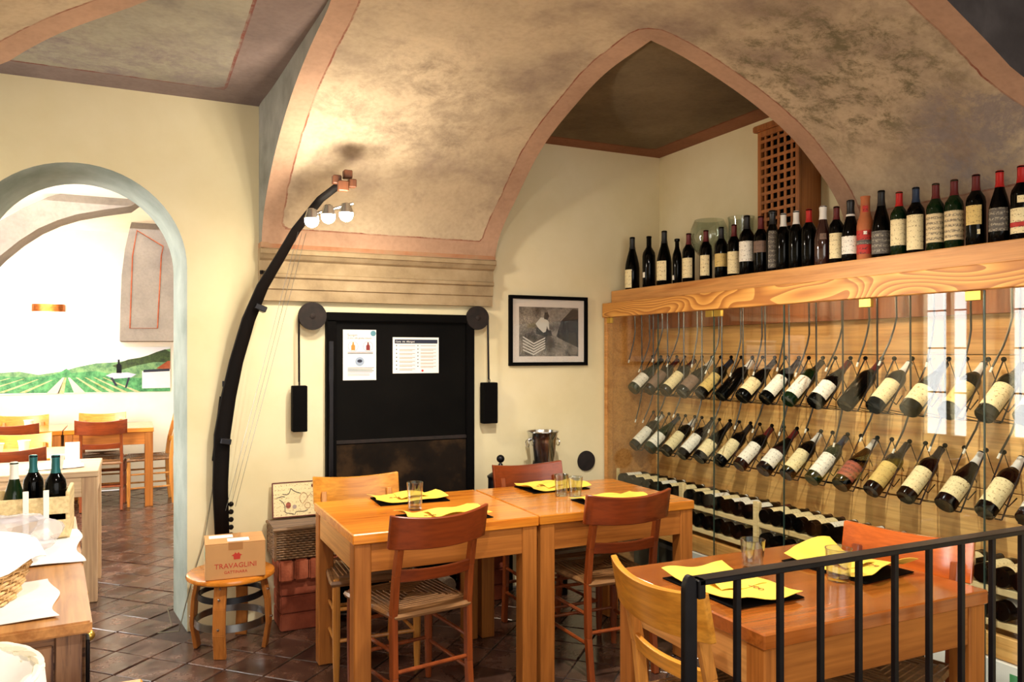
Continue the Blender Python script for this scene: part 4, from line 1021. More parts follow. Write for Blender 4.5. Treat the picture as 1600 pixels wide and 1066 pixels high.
def bottle(label, group, loc, rot, shape='bord', glass='bottle', cap='cap_black', lab='lab_white', l0=.05, l1=.15, half=1.35, sc=1.0, n=22, lab_rot=0, extra=None):
    t = thing('wine_bottle', label, 'bottle', loc, 0, group, rot); t.scale = (sc, sc, sc)
    for nm, me in bottle_meshes(shape, glass, cap, lab, l0, l1, half, n):
        o = link(nm, me, t)
        if nm == 'label': o.rotation_euler = (0, 0, lab_rot)
    if extra:
        for nm, args in extra: 
            for _, me in [bottle_meshes(shape, glass, None, *args)[-1]]: o = link(nm, me, t); o.rotation_euler = (0, 0, lab_rot)
    return t
FACE = math.atan2(-FY, -FX)   # towards the viewer
# ---- bottles standing on the cabinet top: (centre px, top px, shape, glass, capsule, label, l0, l1, half, turn, words)
row = [
 (988, 371, 'burg', 'bottle', 'cap_black', 'lab_cream', .012, .115, .75, -.85, 'sloping dark bottle at the wall end of the cabinet top, cream label turned aside'),
 (1014, 369, 'bord', 'bottle', None, 'lab_white', .06, .09, .25, -.9, 'plain dark bottle with only a tiny white mark, second from the wall end'),
 (1038, 361, 'burg', 'bottle', 'cap_black', 'lab_cream', .03, .135, .85, -.6, 'tall sloping bottle with a torn cream label turned aside, near the wall end'),
 (1058, 373, 'slim', 'bottle', None, 'lab_white', .03, .06, .35, -1.0, 'small slim black bottle with a flared lip and a tiny oval label'),
 (1076, 365, 'bord', 'bottle', 'cap_dred', 'lab_cream', .03, .15, 1.0, -.4, 'bottle with dark red foil and a peeling cream label, beside the slim black one'),
 (1103, 360, 'bord', 'bottle', 'cap_dred', 'lab_cream', .03, .15, .8, -.25, 'bottle with dark red foil and narrow cream label, in front of the round glass bowl'),
 (1127, 355, 'bord', 'bottle', 'cap_black', 'lab_yel', .07, .145, 1.2, -.1, 'black-topped bottle with a short yellowish label, beside the round glass bowl'),
 (1147, 351, 'bord', 'bottle', 'cap_dred', 'lab_cream', .02, .145, 1.2, -.05, 'bottle with dark red foil and a big cream label, beside the tall white-labelled one'),
 (1167, 337, 'bord', 'bottle', 'cap_black', 'lab_white', .07, .17, 1.1, -.3, 'tall bottle with black top and a high white label beside the lattice cabinet'),
 (1189, 338, 'bord', 'bottle', 'cap_dred', 'lab_brown', .11, .17, 1.3, 0, 'dark bottle with a small brownish label, first in front of the lattice'),
 (1207, 329, 'slim', 'bottle', 'cap_black', 'lab_dark', .02, .20, .7, 0, 'slim dark bottle with a long engraved pattern in front of the lattice'),
 (1224, 334, 'bord', 'bottle', 'cap_white', None, 0, 0, 0, 0, 'unlabelled dark bottle with a white band at the neck in front of the lattice'),
 (1244, 330, 'bord', 'bottle', 'cap_white', None, 0, 0, 0, 0, 'unlabelled dark bottle with a white cap, beside the bright red waxed one'),
 (1264, 327, 'bord', 'bottle', 'cap_red', None, 0, 0, 0, 0, 'unlabelled dark bottle with a bright red waxed top'),
 (1286, 322, 'cham', 'bottle_r', 'cap_white', 'lab_brown', .13, .16, .4, 0, 'reddish-brown bottle with long silvery white foil'),
 (1307, 323, 'bord', 'bottle', 'cap_dred', 'lab_cream', .03, .16, 1.1, 0, 'bottle with dark red foil and a tall cream label, beside the silver-foiled one'),
 (1329, 313, 'cham', 'bottle', 'cap_black', 'lab_white', .04, .125, 1.2, 0, 'black-topped bottle with a white neck ring and low white label'),
 (1352, 307, 'tube', 'tube_c', None, 'lab_red', .03, .14, 1.5, 0, 'brown straight-sided bottle with a red-orange label'),
 (1377, 298, 'burg', 'bottle', 'cap_black', 'lab_dark', .02, .12, 1.2, 0, 'sloping black bottle with a dull dark grey label'),
 (1405, 300, 'bord', 'bottle_g', 'cap_red', 'lab_cream', .05, .17, 1.1, -.2, 'green glass bottle with a red top and cream label'),
 (1431, 293, 'bord', 'bottle', 'cap_blue', 'lab_cream', .02, .175, 1.1, -.2, 'bottle with a very tall cream label and dark bluish foil'),
 (1462, 287, 'bord', 'bottle_g', 'cap_dred', 'lab_pict', .04, .165, 1.4, 0, 'green bottle with a drawn building on its label'),
 (1491, 281, 'bord', 'bottle_g', 'cap_dred', 'lab_pict', .04, .165, 1.4, 0, 'green bottle with a pictorial label, beside the one with a torn yellow label'),
 (1525, 273, 'bord', 'bottle', 'cap_dred', 'lab_yel', .09, .17, .9, -.35, 'dark bottle with a torn yellow label'),
 (1562, 267, 'burg', 'bottle', 'cap_red', 'lab_dark', .05, .145, 1.0, -.2, 'sloping bottle with red wax top and a dark metallic label'),
 (1596, 259, 'bord', 'bottle', 'cap_red', 'lab_cream', .03, .13, 1.4, 0, 'red-foiled bottle with a round cream seal and a red-banded label'),
]
GS = 'old bottles standing on the cabinet top'
for i, (px, top, shp, gl, cap, lab, l0, l1, half, turn, words) in enumerate(row):
    p = onx(px, top, 2.935); h = min(.35, max(.262, p.z-SH_Z)); sc = h/.301
    ex = []
    if i == 16: ex = [('neck_ring', ('cap_white', 'lab_white', .222, .232, 3.14))]
    if i == 25: ex = [('round_seal', (None, 'lab_cream', .17, .20, .35)), ('red_band', (None, 'lab_red', .062, .078, 1.42))]
    if i in (19, 21, 22): ex = []
    face = math.atan2(-p.y, -p.x)
    t = bottle(words, GS, (2.935, p.y, SH_Z+.0005), (0, 0, face), shp, gl, cap, lab, l0, l1, half, sc, lab_rot=turn)
    pr = SHAPES[shp]
    if i == 16: MB().lathe([(rad(pr, .222)+.001, .222), (rad(pr, .232)+.001, .232)], 22).build('neck_ring', M['cap_white'], t)
    if i == 17:
        MB().lathe([(.0378, .075), (.0378, .095)], 22, a0=-1.52, a1=1.52).build('dark_band', M['lab_dark'], t); MB().lathe([(.0225, .225), (.0215, .255)], 22, a0=-.6, a1=.6).build('neck_label', M['lab_red'], t)
        MB().lathe([(.0380, .12), (.0380, .135)], 12, a0=-.2, a1=.2).build('small_seal', M['lab_white'], t)
    if i == 25:
        MB().lathe([(.0386, .055), (.0386, .075)], 18, a0=-1.38, a1=1.38).build('red_band', M['lab_red'], t)
        MB().lathe([(.0386, .15), (.0386, .178)], 10, a0=-.38, a1=.38).build('round_seal', M['lab_cream'], t)
    if i == 23: MB().lathe([(.0384, .05), (.0384, .07)], 8, a0=.1, a1=.4).build('label_scrap', M['lab_cream'], t)
# round bowl and square vase behind the bottles
p = onx(1113, 352, 3.10)
t = tag(MB().lathe([(.06, 0), (.062, .006), (.02, .02), (.012, .06), (.014, .13), (.05, .155), (.09, .20), (.112, .262), (.108, .32), (.085, .375), (.0835, .375), (.105, .32), (.109, .262), (.087, .203), (.045, .162), (.0001, .155)], 36).build('glass_bowl', M['vase'], None, ang=60), 'round clear footed glass bowl behind the bottles on the cabinet top', 'vase')
t.location = (3.06, p.y-.02, SH_Z+.001)
p = onx(1158, 345, 3.12)
t = tag(MB().lathe([(.0001, .004), (.066, 0), (.07, .01), (.07, .34), (.075, .365), (.072, .365), (.066, .34), (.066, .02), (.0001, .016)], 24).build('glass_vase', M['vase'], None, ang=60), 'straight clear glass vase behind the bottles on the cabinet top', 'vase')
t.location = (3.12, p.y, SH_Z+.001)
# lattice fronted wall cabinet
t = thing('lattice_cabinet', 'brown wooden wall cabinet with a lattice front above the bottles', 'cabinet', (3.08, 3.03, 1.93))
LH, LW_ = .735, .30
for z0, z1, y0, y1 in ((0, LH, 0, .026), (0, LH, LW_-.026, LW_), (0, .03, .026, LW_-.026), (LH-.03, LH, .026, LW_-.026)):
    MB().box(0, y0, z0, .02, y1, z1).build('frame', M['lattice'], t, bev=.002)
MB().box(.02, 0, 0, XR-3.085, .018, LH).build('side_panel', M['lattice'], t); MB().box(.02, LW_-.018, 0, XR-3.085, LW_, LH).build('side_panel', M['lattice'], t)
MB().box(.06, .018, .005, .065, LW_-.018, LH-.005).build('dark_backing', M['black'], t)
MB().box(-.02, -.02, LH, XR-3.085, LW_+.02, LH+.035).build('cornice', M['lattice'], t, bev=.006)
for k in range(5): MB().box(.006, .026+.0455*(k+.62)+.002*k-.006, .03, .013, .026+.0455*(k+.62)+.002*k+.009, LH-.03).build('lattice_slat', M['lattice'], t)
for k in range(14): MB().box(.0005, .026, .052+.0475*k, .006, LW_-.026, .052+.0475*k+.017).build('lattice_slat', M['lattice'], t)

# ---- tilted bottles on their wire cradles
labs = {0: ['lab_white', 'lab_brown', 'lab_cream', 'lab_brown', 'lab_yel', None, 'lab_cream', 'lab_white', 'lab_white', 'lab_white', None, 'lab_cream', 'lab_cream', 'lab_yel', 'lab_cream', 'lab_white'],
        1: ['lab_white', 'lab_white', 'lab_cream', 'lab_white', 'lab_cream', 'lab_cream', 'lab_white', 'lab_white', 'lab_cream', 'lab_white', 'lab_rust', 'lab_yel', 'lab_cream', 'lab_cream', 'lab_cream', 'lab_white']}
caps = ['cap_black', 'cap_white', 'cap_black', 'cap_dred', 'cap_blue', 'cap_black', 'cap_dred', 'cap_white']
cnm = {'lab_white': 'white', 'lab_cream': 'cream', 'lab_yel': 'yellowish', 'lab_brown': 'dull brown', 'lab_rust': 'rust-red', None: 'no'}
TILT = math.radians(40)
ax = Vector((math.cos(TILT), 0, math.sin(TILT)))      # from base up to the neck, towards the back boards
upper_y = [4.31, 4.14, 3.97, 3.80, 3.63, 3.455, 3.284, 3.112, 2.953, 2.783, 2.605, 2.447, 2.272, 2.10, 1.945, 1.795]
lower_y = [4.30, 4.13, 3.96, 3.80, 3.64, 3.47, 3.305, 3.125, 2.965, 2.80, 2.63, 2.46, 2.29, 2.11, 1.945, 1.79]
for r_, (yy, zb, wd) in enumerate(((upper_y, 1.215, 'upper'), (lower_y, .845, 'lower'))):
    for i, y in enumerate(yy):
        lb = labs[r_][i]; shp = 'burg' if (i+r_*2) % 3 == 0 else 'bord'; cp = caps[(i*3+r_) % 8]
        if r_ and i in (13, 14): cp = 'cap_white'
        base = Vector((2.925, y, zb))
        # local z along ax, label (local +x) facing up and out
        mt = Matrix((( -math.sin(TILT)*math.cos(.5), math.sin(.5)*math.sin(TILT), ax.x), (-math.sin(.5), -math.cos(.5), 0), (math.cos(TILT)*math.cos(.5), -math.sin(.5)*math.cos(TILT), ax.z)))
        t = bottle('%s bottle from the back wall in the %s tilted row, %s' % (ORD[i], wd, 'with a %s label' % cnm[lb] if lb else 'without a label'), 'tilted bottles in the %s row of the glass cabinet' % wd,
                   base, mt.to_euler(), shp, 'bottle' if (i*7+r_) % 8 else 'bottle_g', cp, lb, .035, .155 if shp == 'bord' else .125, 1.25, 1.03, lab_rot=0)
        # cradle: two knobbed rods, struts back to the board, cross rod
        cr = thing('wire_cradle', 'black wire cradle holding the %s tilted bottle from the back wall, %s row' % (ORD[i], wd), 'bracket', (0, y, zb), 0, 'wire cradles in the glass cabinet')
        b = MB(); kb = MB(); st = MB()
        for s in (-1, 1):
            lo = Vector((2.96, s*.046, -.02)); hi = lo+Vector((.55, 0, .835))*.285
            b.tube([lo, hi], .0034, 6); kb.ball(hi, .0105, 8, 6)
            st.tube([hi, (XR-.046, s*.046, hi.z-.15)], .0018, 5); st.tube([lo+ax*.02, (XR-.046, s*.046, -.045)], .0018, 5)
        b.tube([(2.96, -.046, -.02), (2.96, .046, -.02)], .0028, 6); b.tube([Vector((2.96, -.046, -.022))+ax*.12, Vector((2.96, 0, -.045))+ax*.12+Vector((.02, 0, -.02)), Vector((2.96, .046, -.022))+ax*.12], .0026, 6)
        b.build('cradle_rod', M['rust'], cr); kb.build('knob', M['black'], cr); st.build('strut', M['black'], cr)
# ---- hanging flexible fibre lamps
k = 0
for i, y in enumerate([ (a+b_)/2 for a, b_ in zip([4.42]+upper_y[:-1], upper_y)]+[1.72, 1.55]):
    for kind in (0, 1):
        ln = (.23, .56)[kind]; y0 = y+(.02, -.02)[kind]+random.uniform(-.012, .012); x0_ = 2.99+.03*random.random()
        dx, dy = random.uniform(-.05, -.02), random.uniform(.01, .05); jt = random.uniform(-.04, .04)
        t = thing('fibre_lamp', '%s %s steel gooseneck tube from the back wall, hanging in the glass cabinet' % (ORD[i], ('short', 'long')[kind]), 'lamp', (x0_, y0, 1.754), 0, 'gooseneck tubes hanging in the glass cabinet')
        pts = [(0, 0, 0), (.002, 0, -.1), (.004, 0, -ln+jt+.05), (.004+dx*.2, dy*.2, -ln+jt), (dx*.5, dy*.5, -ln-.06+jt), (dx*1.1, dy*1.2, -ln-.14+jt)]
        MB().tube(pts, .0042, 8).build('tube', M['tubegrey'], t)
        e = Vector(pts[-1]); MB().tube([e, e+Vector((dx*.15, dy*.15, -.02))], .0046, 8).build('lamp_tip', M['tip'], t)
# ---- lying bottles in low pale racks
RF, RB = 2.845, 3.15
bounds = [4.38, 3.69, 3.08, 2.504, 1.95, 1.40]
PZ = (.600, .478)
proto = {}
def lying(rk, rowk, i, y, z, lab, cap):
    key = (lab, cap)
    lbl = '%s lying bottle from the back wall in the %s row of the %s pale rack' % (ORD[i], ('upper', 'lower')[rowk], ORD[rk])
    roll = random.uniform(-.5, .3)
    rot = (Matrix(((0, 0, 1), (0, 1, 0), (1, 0, 0))) @ Matrix.Diagonal((1, -1, 1))).to_4x4()
    # local z -> +x (neck away), local x -> +z (label up)
    m3 = Matrix(((0, 0, 1), (0, -1, 0), (1, 0, 0)))
    m3 = Matrix.Rotation(roll, 3, 'X') @ m3
    bottle(lbl, 'bottles lying in the pale wooden racks', (RF-.005, y, z+.0378), m3.to_euler(), 'bord', 'bottle', cap, lab, .04, .15, 1.2, 1.0, n=16)
for k in range(5):
    y1, y0 = bounds[k], bounds[k+1]
    rk = thing('wine_rack', '%s low pale wooden bottle rack from the back wall inside the cabinet' % ORD[k], 'rack', (RF, y0, .3855), 0, 'pale wooden bottle racks in the cabinet')
    W_ = y1-y0
    for yy0, yy1 in ((.002, .030), (W_-.014, W_-.0)):
        MB().box(0, yy0, 0, .02, yy1, .315).build('upright', M['pale'], rk, bev=.002); MB().box(RB-RF-.02, yy0, 0, RB-RF, yy1, .235).build('upright', M['pale'], rk, bev=.002)
    for z in PZ:
        MB().box(0, .030, z-.3855-.026, .018, W_-.014, z-.3855).build('front_slat', M['pale'], rk, bev=.002); MB().box(RB-RF-.02, .030, z-.3855-.026, RB-RF, W_-.014, z-.3855).build('rear_slat', M['pale'], rk, bev=.002)
        MB().box(.12, .030, z-.3855-.02, .15, W_-.014, z-.3855).build('middle_slat', M['pale'], rk, bev=.002)
    nb = 7
    for rowk, z in enumerate(PZ):
        skip = random.choice([None, 2, 5]) if rowk else None
        for i in range(nb):
            if i == skip and k: continue
            y = y1-.014-(W_-.044)*(i+.5)/nb
            lying(k, rowk, i, y, z, random.choice(['lab_white', 'lab_white', 'lab_cream', 'lab_cream', 'lab_brown'] if k > 2 else ['lab_white', 'lab_cream']), random.choice(['cap_black', 'cap_dred', 'cap_white']))
# white cards with a green square under the shelf
gr = plain('green_print', C(70, 150, 90), .5)
for k, (y, wd) in enumerate(((3.52, 'by the end of the two joined tables'), (2.02, 'under the table behind the railing'), (1.78, 'at the near end, beside the table leg'), (1.56, 'beyond the railed-off table leg'))):
    t = thing('white_carton', 'white carton with a green square, %s' % wd, 'box', (CX+.02, y-.09, .051), 0, 'white cartons in the cabinet bottom')
    MB().box(0, 0, 0, .26, .19, .29).build('carton_body', M['white'], t, bev=.003); MB().box(-.001, .03, .20, 0, .09, .26).build('green_square', gr, t, smooth=False)
for k, y in enumerate((4.1, 3.85, 3.2, 2.95, 2.7, 2.4)):
    t = thing('dark_box', '%s dark bottle crate from the back wall in the cabinet bottom' % ORD[k], 'box', (CX+.06, y-.1, .051), 0, 'dark crates in the cabinet bottom')
    MB().box(0, 0, 0, .24, .2, .25).build('crate_body', M['beam'], t, bev=.003); MB().box(-.004, -.002, .235, .245, .202, .262).build('crate_rim', M['rust'], t, bev=.002)

# ------------------------------------------------------------ left foreground: sideboard, baskets, oil bottles
PHI = math.radians(4.9)
sb = thing('sideboard', 'worn wooden sideboard with a thick top against the doorway side', 'sideboard', (-.09, 2.03, 0), PHI)
MB().box(-.80, 0, .822, 0, 1.35, .85).build('top_board', M['oldtop'], sb, bev=.005)
for x in (-.79, -.075):
    for y in (.02, 1.28): MB().box(x, y, .001, x+.055, y+.055, .821).build('post', M['oldwood_z'], sb, bev=.004)
MB().box(-.735, .028, .10, -.075, .045, .821).build('end_panel', M['oldwood'], sb); 
for k in range(3): MB().box(-.735+.22*k+.002, .020, .12, -.735+.22*(k+1)-.002, .030, .80).build('end_plank', M['oldwood_z'], sb, bev=.003)
for k in range(3):
    d_ = MB().box(-.024, .085+.4*k, .66, -.008, .085+.4*k+.385, .80).build('drawer', M['oldwood'], sb, bev=.004); MB().ball((.004, .085+.4*k+.19, .73), .014, 10, 6).build('knob', M['brass'], d_)
    MB().box(-.026, .085+.4*k, .12, -.012, .085+.4*k+.385, .645).build('door', M['oldwood_z'], sb, bev=.004)
MB().box(-.78, .09, .10, -.03, 1.27, .12).build('bottom_board', M['oldwood'], sb)
MB().box(-.012, .025, .20, -.004, .07, .80).build('iron_strap', M['iron'], sb, bev=.002)
def sheet(name, label, cat, poly_c, w_, d_, rz, mat, z, seed, amp=.004, group=None):
    rnd = random.Random(seed); ph = [rnd.uniform(0, 6) for _ in range(4)]
    def f(i, j):
        u, v = i/23*2-1, j/23*2-1
        return (u*w_/2*(1+.05*math.sin(v*4+ph[0])), v*d_/2*(1+.05*math.sin(u*3+ph[1])), .001+amp*(1.1+math.sin(u*6+ph[2]+2*v)*.6+math.sin(v*7+ph[3])*.5))
    o = MB().grid(24, 24, f).build(name, mat, None, solid=.0015); o.location = (poly_c[0], poly_c[1], z); o.rotation_euler = (0, 0, rz)
    return tag(o, label, cat, group)
sheet('paper_sheet', 'white paper sheet under the large wicker basket on the sideboard', 'paper', (-.40, 2.235), .44, .34, .12, M['white'], .8505, 1, .0025)
sheet('tray_cloth', 'white cloth lying under the oil bottle carrier on the sideboard', 'cloth', (-.37, 2.82), .42, .44, .08, M['cloth'], .8505, 2, .004)
def basket(name, label, loc, r0, r1, h, mat, nst=40, rows=11, th=.0042, lid=None):
    t = thing(name, label, 'basket', loc); b = MB()
    rr = lambda z: r0+(r1-r0)*(z/h)**.7
    for k in range(rows):
        z = .006+(h-.012)*k/(rows-1); pts = []
        for i in range(nst*2):
            a = 2*PI*i/(nst*2); s = .0042*(1 if ((i//2)+k) % 2 else -1) if i % 2 == 0 else 0
            pts.append(((rr(z)+s)*math.cos(a), (rr(z)+s)*math.sin(a), z))
        b.tube(pts, th, 5, closed=True)
    tag(b.build('woven_strand', M[mat], t), kind='stuff')
    b = MB()
    for i in range(nst):
        a = 2*PI*i/nst; b.tube([(rr(z)*math.cos(a), rr(z)*math.sin(a), z) for z in (.001, h*.3, h*.6, h)], .0028, 4)
    tag(b.build('upright_stake', M[mat], t), kind='stuff')
    b = MB()
    for q in (0, PI):
        b.tube([((r1+.003*math.cos(12*a+q))*math.cos(a), (r1+.003*math.cos(12*a+q))*math.sin(a), h+.003*math.sin(12*a+q)) for a in [2*PI*i/120 for i in range(120)]], .007, 6, closed=True)
    b.build('braided_rim', M[mat], t)
    MB().lathe([(.0001, .003), (r0, .003), (r0, .008), (.0001, .008)], 32).build('basket_floor', M[mat], t)
    return t
bk = basket('wicker_basket', 'pale wicker bread basket overflowing with white cloth on the sideboard', (-.44, 2.29, .856), .165, .21, .12, 'wicker_l')
def lining(t, r, h, seed, mat, name='cloth_lining', top=.05, over=.03):
    rnd = random.Random(seed); ph = [rnd.uniform(0, 6) for _ in range(6)]
    b = MB(); nu, nv = 64, 14
    def f(i, j):
        a = 2*PI*i/nu; v = j/(nv-1)
        if v < .3: rr_ = r*1.04+over*(.3-v)/.3*(1+.5*math.sin(5*a+ph[0])); z = h+.008-.028*(.3-v)/.3*(1+.35*math.sin(7*a+ph[1]))
        else:
            q = (v-.3)/.7; rr_ = r*1.04*(1-q)+.001; z = h+.008+top*math.sin(q*PI*.5)*(1+.25*math.sin(3*a+ph[2]))+.008*math.sin(9*a+ph[3])*math.sin(q*PI)
        return (rr_*math.cos(a), rr_*math.sin(a), z)
    b.grid(nu, nv, f, closeu=True); return b.build(name, mat, t, solid=.002, ang=70)
lining(bk, .21, .12, 4, M['cloth'], top=.035, over=.012)
bg = thing('plastic_bag', 'crumpled clear plastic bag lying on the cloth of the bread basket', 'bag', (-.40, 2.655, .862))
b = MB()
rnd = random.Random(9); nu, nv = 40, 22
amp = [(rnd.randint(2, 9), rnd.randint(1, 6), rnd.uniform(0, 6), rnd.uniform(.03, .12)) for _ in range(9)]
def fb_(i, j):
    a = 2*PI*i/nu; t_ = PI*j/(nv-1); s = 1+sum(c*math.sin(m_*a+p_)*math.sin(n_*t_) for m_, n_, p_, c in amp)
    return (.17*s*math.sin(t_)*math.cos(a), .115*s*math.sin(t_)*math.sin(a), max(0, .068-.068*math.cos(t_)*s))
b.grid(nu, nv, fb_, closeu=True); b.build('bag_film', M['bag'], bg, ang=20)
# oil bottles and wooden carrier
OILG = 'oil bottles in the wooden carrier on the sideboard'
for k, (px, top, sc, cap, gl, lb, words, y) in enumerate(((22, 722, .93, 'cap_white', 'bottle_g', 'lab_red', 'green glass bottle with a white stopper and a red-edged label, in the oil carrier', 3.02), (52, 711, .98, 'cap_teal', 'bottle', None, 'dark bottle with teal foil, the one between the white-stoppered bottle and the other teal one', 3.10), (87, 711, .98, 'cap_teal', 'bottle', None, 'dark bottle with teal foil nearest the doorway jamb', 3.02))):
    p = ony(px, top, y); sc = (p.z-.862)/.301
    bottle(words, OILG, (p.x, y, .862), (0, 0, FACE), 'bord' if k else 'burg', gl, cap, lb, .05, .14, 1.5, sc)
cr = thing('bottle_carrier', 'pale wooden carrier holding three oil bottles on the sideboard', 'carrier', (0, 0, .8555))
xa, xb_ = ony(-30, 800, 3.0).x, ony(108, 800, 2.93).x
for z in (0, .075):
    MB().box(xa, 2.945, z+.005, xb_, 2.955, z+.06).build('front_slat', M['pale'], cr, bev=.002); MB().box(xa, 3.155, z+.005, xb_, 3.165, z+.06).build('back_slat', M['pale'], cr, bev=.002)
MB().box(xa, 2.955, 0, xb_, 3.155, .005).build('carrier_floor', M['pale'], cr)
MB().box(xb_-.012, 2.956, .005, xb_, 3.154, .15).build('end_board', M['pale'], cr, bev=.002); MB().box(xa, 2.956, .005, xa+.012, 3.154, .15).build('end_board', M['pale'], cr, bev=.002)
for x in (ony(40, 800, 2.94).x, ony(72, 800, 2.94).x): MB().box(x-.008, 2.938, 0, x+.008, 2.944, .16).build('peg', M['white'], cr, bev=.001)
# small near table with the white basket
table('low wooden table in front of the sideboard, only one corner in view', -.85, 1.22, .012, 1.90, group=None, top='ch_yel')
bk2 = basket('white_basket', 'white painted basket with a white liner beside the sideboard end', (-.345, 1.665, .7515), .14, .185, .135, 'wicker_w', nst=44, rows=12)
rnd = random.Random(3)
def fl_(i, j):
    a = 2*PI*i/64; v = j/9; 
    if v < .25: r = .197-.02*v; z = .145-.045*(1-v*4)*(1+.3*math.sin(6*a))
    else: q = (v-.25)/.75; r = .186*(1-q**1.6)+.001; z = .150-.10*math.sin(q*PI/2)+.004*math.sin(8*a)
    return (r*math.cos(a), r*math.sin(a), z)
MB().grid(64, 10, fl_, closeu=True).build('cloth_liner', M['cloth'], bk2, solid=.002, ang=70)

# ------------------------------------------------------------ adjoining room furniture
table('pale washed wooden table just beyond the arched doorway', -1.15, 5.2, -.20, 5.82, top='greytable', fr='greytable', lg='greytable_z', h=.77, tt=.035, leg=.08)
table('honey wooden table at the far wall, with the sideways chair at its end', -.60, 8.22, .15, 8.93, top='table', h=.75)
table('honey wooden table at the far wall, joined to the one with the sideways chair', -1.44, 8.22, -.61, 8.93, top='table', h=.75)
table('wooden table with white cups between the pale table and the far tables', -1.42, 6.12, -.44, 6.84, top='ch_yel', h=.75)
G5 = 'chairs in the adjoining room'
far = [((-.29, 8.10), 0, 'ch_red', 'brown chair with its back to the doorway at the far table', ), ((-.31, 9.10), 180, 'ch_yel', 'honey chair mostly hidden on the wall side of the far table'),
       ((.37, 8.50), 94, 'ch_yel', 'honey chair seen sideways at the end of the far table'), ((-.98, 7.97), 0, 'ch_red', 'brown chair at the far table, cut by the edge of the photo'),
       ((-1.0, 9.08), 180, 'ch_yel', 'honey chair behind the far table, beside the photo edge'), ((-.745, 5.95), 0, 'ch_red', 'brown chair between the pale table and the table with white cups'), ((-.80, 7.02), 180, 'ch_yel', 'honey chair on the far side of the table with white cups')]
src = None
for (c, a, m_, lb) in far:
    rz = math.radians(a); kk = place(c, rz)
    if m_ == 'ch_yel' or src is None: 
        o = chair('dining_chair', lb, kk, rz, m_, 'ch_redl' if m_ == 'ch_red' else 'ch_yell', G5); src = o if m_ == 'ch_red' else src
    else: dup(src, (kk[0], kk[1], 0), (0, 0, rz), lb)
for i, (x, y, z, lb) in enumerate(((-.42, 5.35, .77, 'small white cup holder near the corner of the pale table'), (-.72, 6.55, .75, 'upturned white cup on the middle table, nearer the doorway jamb'), (-.86, 6.40, .75, 'upturned white cup on the middle table, next to the photo edge'), (-.90, 8.5, .75, 'small white cup on the far table'))):
    t = thing('cup', lb, 'cup', (x, y, z+.001), 0, 'white cups in the adjoining room')
    MB().lathe([(.0001, 0), (.028, 0), (.036, .07), (.042, .085), (.038, .085), (.026, .006), (.0001, .006)], 20).build('cup_body', M['white'], t)
sheet('napkin', 'white napkin spread on the pale table beyond the doorway', 'napkin', (-.45, 5.5), .30, .3, .2, M['white'], .7715, 7, .002)
t = thing('menu_stand', 'white card stand on the pale table beyond the doorway', 'stand', (-.36, 5.62, .771)); MB().box(-.045, -.02, 0, .045, .02, .006).build('foot', M['white'], t); MB().box(-.04, -.003, .006, .04, .003, .13).build('card', M['white'], t)
# mural
ma, mbz = ony(-40, 545, YF-.01), ony(266, 612, YF-.01)
mu = thing('mural', 'long printed vineyard panorama on the far wall of the adjoining room', 'mural', (0, YF-.012, 0))
mx0, mx1, mz0, mz1 = -1.75, ony(266, 545, YF).x, ony(140, 614, YF).z, ony(140, 542, YF).z
MB().box(mx0, 0, mz0, mx1, .01, mz1).build('printed_sky', plain('pale_sky_print', C(236, 240, 246), .7), mu, smooth=False)
def mat_leaf(name, a, c_):
    m, nt, bs = newmat(name); n = N(nt, 'ShaderNodeTexNoise', i_Scale=14.0, i_Detail=6.0, i_Roughness=.7); L(nt, coord(nt), n.inputs[0])
    L(nt, ramp(nt, n.outputs[0], [(.38, a), (.62, c_)]), bs.inputs['Base Color']); return m
g1 = mat_leaf('far_hill_print', C(70, 120, 84), C(134, 180, 120)); g2 = mat_leaf('vine_row_print', C(36, 112, 66), C(96, 176, 110)); g3 = mat_leaf('dark_wood_print', C(24, 48, 20), C(70, 96, 44)); g4 = mat_leaf('grass_path_print', C(150, 170, 96), C(200, 196, 160)); g5 = plain('track_print', C(216, 200, 190), .7)
def mp2(name, pts, mat, k):
    P = [ony(a, c_, YF-.012) for a, c_ in pts]
    P = [(min(max(p.x, mx0), mx1), max(p.z, mz0)) for p in P]
    return MB().prism(P, lambda u, v, d: (u, d, v), -.001-k*.0008, -.0004-k*.0008).build(name, mat, mu, smooth=False)
mp2('printed_hill', [(-60, 590), (0, 583), (30, 581), (60, 586), (100, 580), (120, 574), (150, 568), (185, 566), (215, 560), (240, 553), (255, 547), (266, 545), (266, 600), (-60, 610)], g1, 0)
mp2('printed_wood', [(175, 572), (200, 562), (225, 558), (245, 550), (258, 546), (266, 550), (266, 566), (240, 566), (210, 572), (190, 578)], g3, 1)
mp2('printed_vines', [(-60, 598), (0, 588), (40, 590), (75, 588), (92, 583), (104, 576), (112, 583), (150, 580), (200, 590), (266, 592), (266, 616), (-60, 616)], g2, 2)
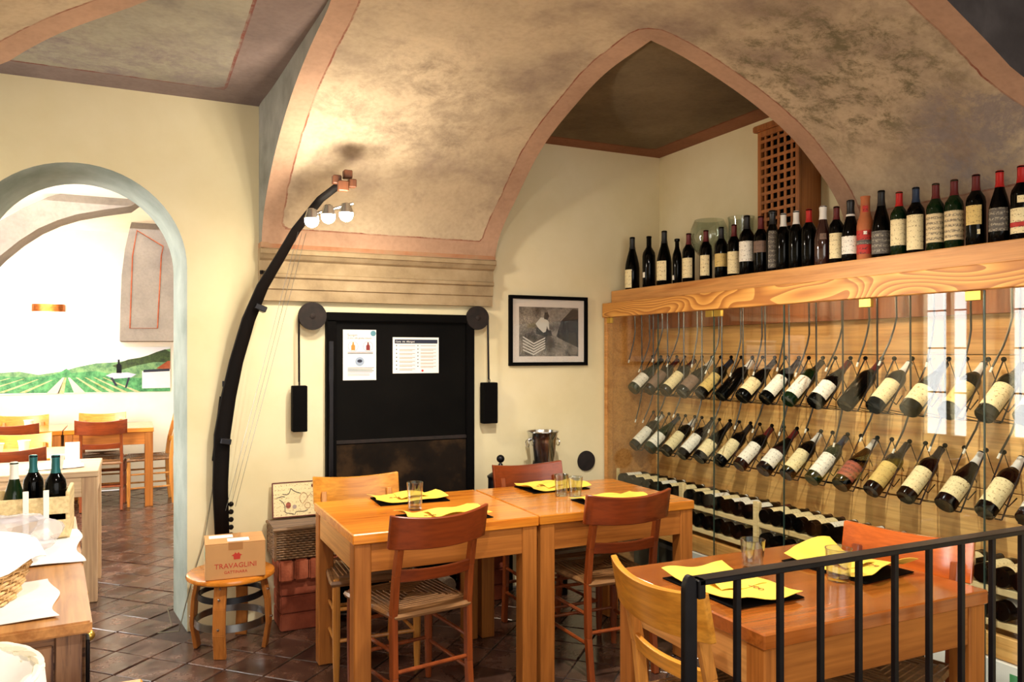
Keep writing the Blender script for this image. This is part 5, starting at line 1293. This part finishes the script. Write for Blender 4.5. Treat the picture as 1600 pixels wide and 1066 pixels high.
mp2('printed_track', [(98, 590), (101, 590), (92, 616), (72, 616)], g5, 3); mp2('printed_track', [(106, 590), (109, 590), (134, 616), (116, 616)], g5, 3); mp2('printed_path', [(101, 590), (104, 590), (100, 616), (90, 616)], g4, 3)
for k in range(4): mp2('printed_gap', [(80-22*k, 594-k), (83-22*k, 594-k), (40-34*k, 614), (30-34*k, 614)], g4, 4)
for k in range(4): mp2('printed_gap', [(118+14*k, 590), (121+14*k, 590), (160+20*k, 613), (152+20*k, 613)], g4, 4)
mp2('printed_house', [(222, 580), (266, 577), (266, 606), (222, 607)], M['white'], 5); mp2('printed_roof', [(244, 576), (262, 564), (266, 564), (266, 577)], M['brick'], 5); mp2('printed_header', [(224, 578), (265, 576), (265, 580), (224, 582)], navy, 6)
mp2('printed_table', [(165, 587), (175, 583), (200, 582), (213, 585), (205, 590), (178, 592)], plain('lilac_print', C(190, 196, 220), .6), 6)
mp2('printed_table_legs', [(172, 590), (176, 590), (184, 603), (180, 603)], navy, 6); mp2('printed_table_legs', [(200, 590), (203, 590), (198, 606), (195, 606)], navy, 6)
mp2('printed_bottle', [(184, 562), (187, 562), (187, 568), (190, 571), (190, 583), (182, 583), (182, 571), (184, 568)], M['bottle'], 7)
# wall sconce
c = ony(75, 481, YF-.06)
t = thing('wall_sconce', 'half-round bronze wall sconce glowing up and down on the far wall', 'lamp', (c.x, YF-.001, c.z))
MB().lathe([(.15, -.04), (.15, .04), (.145, .04), (.145, -.04), (.15, -.04)], 24, a0=PI, a1=2*PI, mat=Matrix.Diagonal((1, .6, 1, 1))).build('shade', plain('bronze_shade', C(150, 84, 36), .35, .7, var=.3, scale=40), t)
MB().box(-.03, -.05, -.02, .03, 0, .02).build('wall_plate', M['brass'], t); MB().ball((0, -.055, 0), .018, 10, 6).build('bulb', M['bulb'], t)
light('POINT', 'sconce_light', (c.x, YF-.12, c.z+.09), 14, (1, .85, .6), .03); light('POINT', 'sconce_light', (c.x, YF-.12, c.z-.09), 8, (1, .85, .6), .03)
